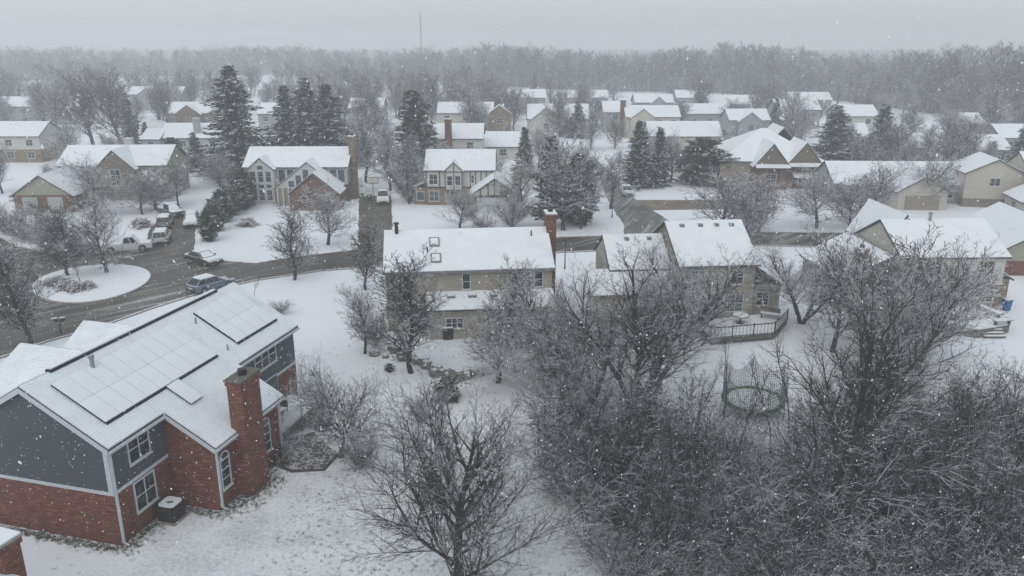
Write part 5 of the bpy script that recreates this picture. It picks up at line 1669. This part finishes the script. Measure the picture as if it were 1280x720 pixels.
YT = [((735, 560, 452), 'thin young tree at the left edge of the thicket below the frosted trees'), ((775, 585, 470), 'young tree in the thicket under the broad central clump'), ((822, 600, 468), 'young forked tree in the thicket left of the trampoline'), ((862, 655, 500), 'young tree in the middle of the left part of the thicket'),
      ((1100, 700, 515), 'young tree in the thicket right of the tallest trunk'), ((1165, 660, 478), 'young tree in the thicket with dark stems near the leaning tree'),
      ((1200, 610, 455), 'young tree at the upper right of the thicket'), ((1262, 620, 462), 'young tree at the right edge of the thicket'), ((835, 715, 560), 'young tree low at the bottom left of the thicket'), ((1190, 735, 540), 'young tree at the bottom of the thicket left of the corner tree'), ((1055, 600, 440), 'young tree close on the right of the tallest tree')]
for i, ((bx, by, ty), lab) in enumerate(YT):
    bt(['multi', 'sapling', 'oval', 'multi'][i % 4], bx, by, ty, 75 + (i * 37) % 50, lab)
# grass tips and weeds standing out of the snow
tl = []
for k in range(3):
    rr = random.Random(400 + k)
    sg = []
    for _ in range(14):
        a = rr.uniform(0, 6.28); q = rr.uniform(0, .12)
        p0 = (math.cos(a) * q, math.sin(a) * q, 0)
        sg.append((p0, (p0[0] + rr.gauss(0, .05), p0[1] + rr.gauss(0, .05), rr.uniform(.04, .14)), .0055, 0))
    mt = segs_mesh('t', [(sg, 3, True)], M['blade'])
    co = np.empty(len(mt.vertices) * 3, np.float32); mt.vertices.foreach_get('co', co)
    li = np.empty(len(mt.loops), np.int32); mt.loops.foreach_get('vertex_index', li)
    bpy.data.meshes.remove(mt)
    tl.append((co.reshape(-1, 3), np.zeros((0, 4), int), li.reshape(-1, 3)))
r = random.Random(31)
pts = []
foot = [LA(*q) for q in ((-8.5, -.4), (.3, -.3), (.4, 3.6), (3.2, 3.7), (3.9, 5.5), (4.0, 7.6), (3.2, 8), (3.2, 10.2), (4.4, 10.8), (4.4, 16), (.4, 17.6))]
for a, b in zip(foot, foot[1:]):
    for _ in range(int(math.dist(a, b) * 22)):
        f = r.random(); d = abs(r.gauss(0, .5))
        pts.append((a[0] + (b[0] - a[0]) * f + r.gauss(0, .12) + d * .8, a[1] + (b[1] - a[1]) * f - d * .5 + r.gauss(0, .12), r.uniform(.6, 1.5), r.uniform(.6, 1.6), r.uniform(0, 6.28), r.randrange(3)))
while len(pts) < 3600:
    x, y = r.uniform(-22, 22), r.uniform(26, 62)
    d = math.dist((x, y), (-4, 33))
    if r.random() > math.exp(-d / 9) + .03 or near_house(x, y, -1.0) and y < 55 and x < -12:
        continue
    pts.append((x, y, r.uniform(.5, 1.2), r.uniform(.4, 1.1), r.uniform(0, 6.28), r.randrange(3)))
kind(scatter('grass_tips', pts, M['blade'], tl), 'stuff')
r = random.Random(23)
for i, (bx, by, ty, w, lab) in enumerate(((860, 640, 545, 90, 'arching bare shrub at the left side of the thicket'), (740, 600, 520, 90, 'shrub at the upper left corner of the thicket'))):
    bt('shrub', bx, by, ty, w, lab, 'bare_shrub', 'shrub')
# ------------------------------------------------------------------ vehicles
def car(label, loc, rz, paint, typ='suv', L=4.6, W=1.85, snow=(1, 1, .6), cat='car', name='parked_car', group='cars around the turning circle'):
    t = thing(name, label, cat, (*loc, .016), rz, group)     # +x is the nose
    h = L / 2
    hw = W / 2
    mp = m_paint('paint_' + paint[0], paint[1])
    belt = {'suv': 1.0, 'sedan': .88, 'pickup': 1.08, 'hatch': .92}[typ]
    top = {'suv': 1.66, 'sedan': 1.42, 'pickup': 1.85, 'hatch': 1.52}[typ]
    hood = {'suv': .95, 'sedan': .80, 'pickup': 1.05, 'hatch': .86}[typ]
    if typ == 'pickup':
        prof = [(-h, .45), (-h, belt), (h * .42, belt + .02), (h * .45, hood + .02), (h * .96, hood - .04), (h, .75), (h, .42)]
        c0, c1, r0, r1 = -h * .12, h * .48, -h * .08, h * .27
    elif typ == 'suv':
        prof = [(-h, .42), (-h, .75), (-h * .98, belt), (h * .42, belt), (h * .9, hood - .1), (h, .68), (h, .38)]
        c0, c1, r0, r1 = -h * .97, h * .45, -h * .86, h * .12
    elif typ == 'hatch':
        prof = [(-h, .38), (-h, .72), (-h * .97, belt + .04), (h * .36, belt), (h * .88, hood - .12), (h, .62), (h, .34)]
        c0, c1, r0, r1 = -h * .95, h * .48, -h * .66, h * .06
    else:
        prof = [(-h, .38), (-h, .74), (-h * .96, belt), (-h * .6, belt), (h * .4, belt - .02), (h * .92, hood - .12), (h, .62), (h, .34)]
        c0, c1, r0, r1 = -h * .72, h * .42, -h * .42, h * .1
    mb = MB()
    mb.prism([(x, -hw, z) for x, z in prof], (0, W, 0))
    mb.build('body', mp, t, bevel=.07, smooth=False)
    wb, wt = hw - .08, hw - .26
    mb = MB()
    lo = [(c0, -wb, belt - .02), (c1, -wb, belt - .02), (c1, wb, belt - .02), (c0, wb, belt - .02)]
    hi = [(r0, -wt, top - .05), (r1, -wt, top - .05), (r1, wt, top - .05), (r0, wt, top - .05)]
    mb.add(lo + hi, [(3, 2, 1, 0), (4, 5, 6, 7), (0, 1, 5, 4), (1, 2, 6, 5), (2, 3, 7, 6), (3, 0, 4, 7)])
    mb.build('windows', M['car_glass'], t)
    mb = MB()
    for a, b in zip(lo, hi):
        mb.rod(a, b, .09)
    for f in ((.52,) if typ not in ('suv', 'hatch') else (.34, .66)):
        for sy in (-1, 1):
            mb.rod((c0 + (c1 - c0) * f, sy * wb, belt), (r0 + (r1 - r0) * f, sy * wt, top - .05), .09)
    mb.prism([(r0 - .05, -wt - .04, top - .06), (r1 + .05, -wt - .04, top - .06), (r1 + .05, wt + .04, top - .06), (r0 - .05, wt + .04, top - .06)], (0, 0, .07), top=[(r0 + .02, -wt + .04, top - .06), (r1 - .02, -wt + .04, top - .06), (r1 - .02, wt - .04, top - .06), (r0 + .02, wt - .04, top - .06)])
    mb.build('roof', mp, t)
    sn = MB()
    if snow[0]:
        sn.prism([(r0 + .02, -wt + .03, top + .012), (r1 - .02, -wt + .03, top + .012), (r1 - .02, wt - .03, top + .012), (r0 + .02, wt - .03, top + .012)], (0, 0, .07), top=[(r0 + .08, -wt + .1, top + .012), (r1 - .1, -wt + .1, top + .012), (r1 - .1, wt - .1, top + .012), (r0 + .08, wt - .1, top + .012)])
    if snow[1]:
        x0 = c1 + .08
        sn.prism([(x0, -hw + .12, (belt if typ == 'suv' else hood) + .012), (h * .9, -hw + .15, hood - .08), (h * .9, hw - .15, hood - .08), (x0, hw - .12, (belt if typ == 'suv' else hood) + .012)], (0, 0, .05))
        if typ == 'sedan':
            sn.prism([(-h * .94, -hw + .14, belt + .01), (c0 - .03, -hw + .14, belt + .01), (c0 - .03, hw - .14, belt + .01), (-h * .94, hw - .14, belt + .01)], (0, 0, .05))
        if typ == 'pickup':
            sn.prism([(-h + .1, -hw + .12, belt + .01), (c0 - .05, -hw + .12, belt + .01), (c0 - .05, hw - .12, belt + .01), (-h + .1, hw - .12, belt + .01)], (0, 0, .05))
    if snow[2] > .5:   # windscreen buried as well
        e = .015
        sn.prism([(c1 + e, -wb + .12, belt + .03), (c1 + e, wb - .12, belt + .03), (r1 + e, wt - .12, top - .08), (r1 + e, -wt + .12, top - .08)], (.04, 0, .02))
    if sn.v:
        sn.build('snow_cover', M['snow'], t)
    for sx_ in (-1, 1):
        for sy in (-1, 1):
            x = sx_ * h * .62; y = sy * (hw - .1); R_ = .34 if typ != 'pickup' else .4
            mb = MB()
            mb.tube([(x, y - .115 * 1, R_), (x, y + .115, R_)], R_, 14, 0)
            w = mb.build('wheel', M['tyre'], t)
            mb = MB()
            mb.tube([(x, y + sy * .11, R_), (x, y + sy * .125, R_)], R_ * .6, 10, 0)
            mb.build('rim', M['metal'], w)
            mb = MB()
            n = 10
            arc = [(x + (R_ + .07) * math.cos(math.pi * k / n), sy * (hw + .004), R_ + (R_ + .07) * math.sin(math.pi * k / n)) for k in range(n + 1)]
            mb.prism(arc, (0, -sy * .05, 0))
            mb.build('wheel_arch', M['black'], t)
    for sy in (-1, 1):
        mb = MB(); mb.box(h - .12, h + .012, sy * (hw - .3) - .2, sy * (hw - .3) + .2, .60, .74); mb.build('headlight', M['lamp_white'], t)
        mb = MB(); mb.box(-h - .012, -h + .08, sy * (hw - .16) - .12, sy * (hw - .16) + .12, .7, .92); mb.build('tail_light', M['lamp_red'], t)
        mb = MB(); mb.box(c1 - .35, c1 - .2, sy * (hw + .1) - .1, sy * (hw + .1) + .1, belt + .02, belt + .16); mb.build('mirror', mp, t)
    mb = MB(); mb.box(h - .05, h + .02, -hw * .55, hw * .55, .42, .58, 0); mb.box(-h - .02, -h + .05, -hw * .9, hw * .9, .36, .52, 0); mb.build('bumper', M['black'], t)
    mb = MB(); mb.box(-h - .03, -h - .013, -.26, .26, .6, .74); mb.build('number_plate', M['trim'], t)
    return t

def dirpx(a, b):
    a, b = P(*a), P(*b)
    return math.atan2(b[1] - a[1], b[0] - a[0])
SIL = ('silver', (.48, .49, .50)); WHT = ('white', (.62, .63, .64)); DRK = ('black', (.025, .027, .03)); BLU = ('slate_blue', (.075, .115, .16)); GRY = ('grey', (.14, .15, .16))
up_dr = dirpx((215, 315), (232, 268))
car('slate blue hatchback car with snow on its roof driving on the slushy road', P(264, 362), dirpx((240, 371), (292, 356)), BLU, 'hatch', 4.5, snow=(1, 0, 0), name='moving_car', group='vehicles on the slushy road')
car('dark snow-covered sedan at the kerb near the driveway mouth', P(255, 329), dirpx((236, 324), (278, 334)), DRK, 'sedan', 4.7, snow=(1, 1, 1))
car('silver sport utility car at the front of the parked pair in the driveway', P(203, 302), up_dr, SIL, 'suv', 4.7, snow=(1, 1, 0))
car('dark car with white snow roof parked right before the silver one', P(207, 283), up_dr, GRY, 'suv', 4.7, snow=(1, 1, 1))
car('black sport utility car with snowy hood at the right side of the driveway', P(240, 282), up_dr + math.pi, DRK, 'suv', 4.8, snow=(1, 1, 1))
car('black pickup under snow at the top of the driveway', P(214, 270), up_dr + math.pi + .5, DRK, 'pickup', 5.4, snow=(1, 1, 1), name='pickup_truck', cat='pickup')
car('white pickup behind the right street tree of the island', P(160, 314), dirpx((140, 317), (180, 314)), WHT, 'pickup', 5.5, snow=(1, 1, 1), name='pickup_truck', cat='pickup')
car('dark car half hidden left of the white pickup', P(115, 317), dirpx((100, 318), (130, 316)), DRK, 'sedan', 4.6, snow=(1, 1, 1))
car('white pickup with dark grille at the top of the straight driveway', P(479, 252), dirpx((478, 250), (477, 320)), WHT, 'pickup', 5.6, snow=(1, 1, 0), name='pickup_truck', cat='pickup', group='cars in driveways across the street')
car('pale car with snowy roof on the side street', P(783, 243), dirpx((768, 225), (790, 250)), SIL, 'sedan', 4.7, snow=(1, 1, 0), name='moving_car', group='vehicles on the side street')
car('black car under snow at the left edge beside the brick house', P(-2, 506), rad(25), DRK, 'suv', 4.8, snow=(1, 1, 1), group='cars near the brick house')

# ------------------------------------------------------------------ street furniture and yard things
t = thing('mailbox', 'snow-capped mailbox on a post at the slushy road edge', 'mailbox', (*P(76, 416), 0), rad(30))
mb = MB(); mb.box(-.07, .07, -.07, .07, 0, 1.05); mb.build('post', M['timber'], t)
mb = MB(); mb.box(-.35, .35, -.06, .06, .95, 1.02); mb.box(-.55, -.05, -.14, .14, 1.05, 1.32); mb.box(.08, .5, -.12, .12, 1.05, 1.28); mb.build('box', M['black'], t, bevel=.03)
mb = MB(); mb.box(-.54, -.06, -.13, .13, 1.325, 1.42); mb.box(.09, .49, -.11, .11, 1.285, 1.37); mb.build('snow_cap', M['snow'], t, bevel=.03)

def lamp_post(px, py, H, lab):
    t = thing('lamp_post', lab, 'lamp post', (*P(px, py), 0))
    mb = MB(); mb.tube([(0, 0, 0), (0, 0, .5), (0, 0, H - .5)], [.1, .07, .05], 8); mb.build('post', M['timber'], t)
    mb = MB(); mb.tube([(0, 0, H - .5), (0, 0, H - .42), (0, 0, H - .08)], [.08, .13, .17], 6); mb.build('lantern', M['glass'], t)
    mb = MB(); mb.tube([(0, 0, H - .08), (0, 0, H + .1)], [.22, .03], 6, 0); mb.build('lantern_cap', M['black'], t)
lamp_post(706, 336, 3.0, 'dark lamp post behind the chimney of the beige house')
lamp_post(765, 272, 2.6, 'slender dark post at the corner of the side street')
t = thing('basketball_hoop', 'basketball hoop on a pole beside the straight driveway', 'basketball hoop', (*P(467, 252), 0), dirpx((478, 250), (477, 320)) + math.pi / 2)
mb = MB(); mb.tube([(0, 0, 0), (0, 0, 3.4)], .07, 8); mb.rod((0, 0, 3.2), (0, -.6, 3.3), .06); mb.build('pole', M['metal'], t)
mb = MB()
mb.box(-.9, .9, -.66, -.62, 2.85, 3.9, 0); mb.box(-.9, .9, -.675, -.661, 2.85, 2.92, 1); mb.box(-.9, .9, -.675, -.661, 3.83, 3.9, 1); mb.box(-.9, -.83, -.675, -.661, 2.92, 3.83, 1); mb.box(.83, .9, -.675, -.661, 2.92, 3.83, 1); mb.build('backboard', [M['stucco'], M['black']], t)
mb = MB()
for k in range(12):
    a, b = 2 * math.pi * k / 12, 2 * math.pi * (k + 1) / 12
    mb.rod((.23 * math.cos(a), -.95 + .23 * math.sin(a), 3.05), (.23 * math.cos(b), -.95 + .23 * math.sin(b), 3.05), .03)
mb.build('rim', M['lamp_red'], t)
def lounger(px, py, lab):
    t = thing('garden_lounger', lab, 'lounger', (*P(px, py), 0), rad(15), 'loungers by the straight driveway')
    mb = MB(); mb.box(-.35, .35, -1., .6, .35, .42); mb.build('seat', M['trim'], t)
    mb = MB(); mb.prism([(-.35, .6, .4), (.35, .6, .4), (.35, 1.3, 1.25), (-.35, 1.3, 1.25)], (0, .06, -.04)); mb.build('backrest', M['trim'], t)
    for x in (-.3, .3):
        for y in (-.9, .5):
            mb = MB(); mb.rod((x, y, 0), (x, y, .36), .05); mb.build('leg', M['trim'], t)
lounger(444, 233, 'left white garden lounger above the green bins')
lounger(451, 233, 'right white garden lounger above the green bins')

# trampoline with its safety net
tp = P(940, 514)
t = thing('trampoline', 'round trampoline with drooping dark safety net and green pad behind the thicket', 'trampoline', (*tp, 0), .3)
R_ = 2.1
mb = MB(); mb.tube([(0, 0, .80), (0, 0, .83)], R_ - .3, 24, 0); mb.tube([(0, 0, .83), (0, 0, .88)], R_ - .4, 24, 1); mb.build('mat', [M['black'], M['snow']], t)
mb = MB()
n = 24
for k in range(n):
    a, b = 2 * math.pi * k / n, 2 * math.pi * (k + 1) / n
    mb.prism([((R_ - .32) * math.cos(a), (R_ - .32) * math.sin(a), .86), (R_ * math.cos(a), R_ * math.sin(a), .86), (R_ * math.cos(b), R_ * math.sin(b), .86), ((R_ - .32) * math.cos(b), (R_ - .32) * math.sin(b), .86)], (0, 0, .06))
mb.build('pad', M['green_pad'], t)
net = MB()
for k in range(6):
    a = 2 * math.pi * k / 6
    mb = MB(); x, y = R_ * 1.05 * math.cos(a), R_ * 1.05 * math.sin(a)
    mb.rod((x, y, 0), (x, y, 3.1), .08); mb.build('pole', M['metal'], t)
    a2 = 2 * math.pi * (k + 1) / 6
    m_ = 16
    for i in range(m_):
        f = i / m_
        A_ = (x + (R_ * 1.05 * math.cos(a2) - x) * f, y + (R_ * 1.05 * math.sin(a2) - y) * f)
        zt = 3.05 - .8 * math.sin(math.pi * f)
        net.rod((*A_, .9), (*A_, zt), .036)
        f2 = (i + 1) / m_
        B_ = (x + (R_ * 1.05 * math.cos(a2) - x) * f2, y + (R_ * 1.05 * math.sin(a2) - y) * f2)
        zt2 = 3.05 - .8 * math.sin(math.pi * f2)
        for g in range(9):
            net.rod((*A_, .95 + (zt - .95) * g / 8), (*B_, .95 + (zt2 - .95) * g / 8), .036)
net.build('safety_net', M['net'], t)

# rock border and stones below the beige house
r = random.Random(4)
mb = MB()
path = [P(*q) for q in ((492, 436), (505, 450), (520, 452), (532, 458), (545, 468), (560, 470), (580, 472), (600, 470))]
for a, b in zip(path, path[1:]):
    for k in range(5):
        f = (k + r.random()) / 5
        x, y = a[0] + (b[0] - a[0]) * f + r.uniform(-.3, .3), a[1] + (b[1] - a[1]) * f + r.uniform(-.3, .3)
        s = r.uniform(.25, .5)
        pts_ = []
        nn = 7
        z0 = 0
        for lv_, (rr_, zz_) in enumerate(((1, 0), (1.05, .45), (.7, .85))):
            pts_.append([(x + s * rr_ * r.uniform(.8, 1.1) * math.cos(6.283 * j / nn), y + s * rr_ * r.uniform(.8, 1.1) * math.sin(6.283 * j / nn), zz_ * s * 1.3 + r.uniform(0, .05)) for j in range(nn)])
        vs = [p for ring in pts_ for p in ring]
        fs = [(l * nn + j, l * nn + (j + 1) % nn, (l + 1) * nn + (j + 1) % nn, (l + 1) * nn + j) for l in range(2) for j in range(nn)] + [tuple(range(2 * nn, 3 * nn))]
        mb.add(vs, fs)
tag(mb.build('rock_border', M['rock']), 'low border of dark rocks dusted with snow below the beige house', 'rock border')
for (px, py, s, lab) in ((468, 444, .45, 'larger grey boulder alone on the snow left of the rock border'), (482, 447, .28, 'smaller stone on the snow next to the grey boulder')):
    mb = MB(); x, y = P(px, py); nn = 9
    rings = [[(s * k * r.uniform(.85, 1.1) * math.cos(6.283 * j / nn), s * k * r.uniform(.85, 1.1) * math.sin(6.283 * j / nn), z * s) for j in range(nn)] for k, z in ((1, -.1), (1.05, .4), (.75, .8), (.3, 1))]
    mb.add([p for q in rings for p in q], [(l * nn + j, l * nn + (j + 1) % nn, (l + 1) * nn + (j + 1) % nn, (l + 1) * nn + j) for l in range(3) for j in range(nn)] + [tuple(range(3 * nn, 4 * nn))])
    o = tag(mb.build('boulder', M['rock'], smooth=True), lab, 'boulder'); o.location = (x, y, 0)
# kerb-like edging of the mulch bed
mb = MB(); e_ = [P(*q) for q in ((333, 577), (365, 590), (405, 588), (424, 568))]
mb.tube([(x, y, .05) for x, y in e_], .09, 6)
tag(mb.build('bed_edging', M['timber']), 'dark edging round the mulch bed beside the deck of the brick house', 'edging')
# grill by the low roof of the beige house
t = thing('barbecue_grill', 'black covered barbecue grill with snowy lid by the beige house annex', 'grill', (*P(560, 424), 0), rad(10))
mb = MB(); mb.box(-.45, .45, -.28, .28, .7, 1.05, 0); mb.build('firebox', M['black'], t, bevel=.06)
mb = MB(); mb.box(-.44, .44, -.27, .27, 1.05, 1.13); mb.build('snow_cap', M['snow'], t, bevel=.03)
mb = MB(); mb.box(-.42, .42, -.25, .25, .08, .7); mb.build('cabinet', M['black'], t)
for x in (-.38, .38):
    mb = MB(); mb.tube([(x - .03, 0, .1), (x + .03, 0, .1)], .1, 8); mb.build('wheel', M['tyre'], t)
# radio mast far away
mx, my = P(528, 92)
my2 = 430.; mx2 = (528 - 640) / F * (my2 * CT + CH * ST)
t = thing('radio_mast', 'thin radio mast fading into the snowfall above the far wood', 'mast', (mx2, my2, 0))
Hm = Zat(18, my2)
mb = MB()
for k in range(3):
    a = 2 * math.pi * k / 3
    mb.rod((.55 * math.cos(a), .55 * math.sin(a), 0), (.2 * math.cos(a), .2 * math.sin(a), Hm), .16)
for i in range(24):
    z0, z1 = Hm * i / 24, Hm * (i + 1) / 24
    for k in range(3):
        a, b = 2 * math.pi * k / 3, 2 * math.pi * (k + 1) / 3
        r0, r1 = .55 - .35 * i / 24, .55 - .35 * (i + 1) / 24
        mb.rod((r0 * math.cos(a), r0 * math.sin(a), z0), (r1 * math.cos(b), r1 * math.sin(b), z1), .08)
mb.build('lattice', M['metal'], t)
mb = MB(); mb.rod((0, 0, Hm), (0, 0, Hm + 3), .12); mb.build('antenna', M['metal'], t)

# ------------------------------------------------------------------ falling snow: real flakes in the air
rs = np.random.RandomState(3)
NF = 60000
u = rs.rand(NF)
y = 3.5 + 62 * u ** .8
x = (rs.rand(NF) * 2 - 1) * (4 + y * .95)
z = rs.rand(NF) * 36 + .3
ok_ = np.sqrt(x ** 2 + y ** 2 + (z - CH) ** 2) > 7.0
x, y, z = x[ok_], y[ok_], z[ok_]
s = (.0048 + .0075 * rs.rand(len(x)) ** 2) * np.where(y > 16, 1.75, 1.1)
o6 = np.array([(1, 0, 0), (-1, 0, 0), (0, 1, 0), (0, -1, 0), (0, 0, 1), (0, 0, -1)], float)
st_ = np.stack([s * 1.0, s * 1.0, s * (1.1 + .9 * rs.rand(len(x)))], 1)
sk = rs.randn(len(x), 1) * .35
VV = o6[None] * st_[:, None, :]
VV[:, :, 0] += VV[:, :, 2] * sk
VV += np.stack([x, y, z], 1)[:, None, :]
ft = np.array([(0, 2, 4), (2, 1, 4), (1, 3, 4), (3, 0, 4), (2, 0, 5), (1, 2, 5), (3, 1, 5), (0, 3, 5)])
TTt = (np.arange(len(x))[:, None, None] * 6 + ft[None]).reshape(-1, 3)
kind(link('falling_snow', np_mesh('falling_snow', VV.reshape(-1, 3), np.zeros((0, 4), int), TTt, [M['flake']])), 'stuff')

# ------------------------------------------------------------------ air, sky, light
mb = MB()
mb.box(-2300, 2300, -200, 3300, -1.0, 48)
hz = mb.mesh('haze', [])
hm = bpy.data.materials.new('haze'); hm.use_nodes = True
nt = hm.node_tree; nt.nodes.clear()
vo = nt.nodes.new('ShaderNodeVolumePrincipled'); vo.inputs['Color'].default_value = (.97, .985, 1, 1); vo.inputs['Density'].default_value = HAZE = .00125
out = nt.nodes.new('ShaderNodeOutputMaterial'); nt.links.new(vo.outputs[0], out.inputs['Volume'])
hz.materials.append(hm)
kind(link('haze', hz), 'stuff')

w = bpy.data.worlds.new('World'); sc.world = w
w.use_nodes = True
nt = w.node_tree
bg = nt.nodes['Background']
sky = nt.nodes.new('ShaderNodeTexSky'); sky.sky_type = 'NISHITA'; sky.sun_disc = False
SUN_E, SUN_A = rad(48), rad(200)
sky.sun_elevation = SUN_E; sky.sun_rotation = SUN_A
sky.air_density = 1.0; sky.dust_density = 3; sky.ozone_density = 1.0
hs = nt.nodes.new('ShaderNodeHueSaturation'); hs.inputs['Saturation'].default_value = .55
nt.links.new(sky.outputs[0], hs.inputs['Color'])
# the cloud deck evens the sky out
mx = nt.nodes.new('ShaderNodeMix'); mx.data_type = 'RGBA'; mx.inputs[0].default_value = .65
nt.links.new(hs.outputs[0], mx.inputs[6]); mx.inputs[7].default_value = (6.3, 6.85, 7.25, 1)
nt.links.new(mx.outputs[2], bg.inputs['Color'])
bg.inputs['Strength'].default_value = .10
sd = bpy.data.lights.new('sun', 'SUN'); sd.energy = .6; sd.angle = rad(60); sd.color = (1, .97, .93)
so = bpy.data.objects.new('sun', sd); COL.objects.link(so)
# the sky's sun_rotation turns clockwise from +Y
dv = Vector((math.sin(SUN_A) * math.cos(SUN_E), math.cos(SUN_A) * math.cos(SUN_E), math.sin(SUN_E)))
so.rotation_euler = dv.to_track_quat('Z', 'Y').to_euler()

sc.view_settings.view_transform = 'Standard'
sc.view_settings.look = 'None'
sc.view_settings.gamma = 1
sc.view_settings.exposure = .22
sc.cycles.volume_bounces = 3
sc.cycles.max_bounces = 6
sc.cycles.use_denoising = True
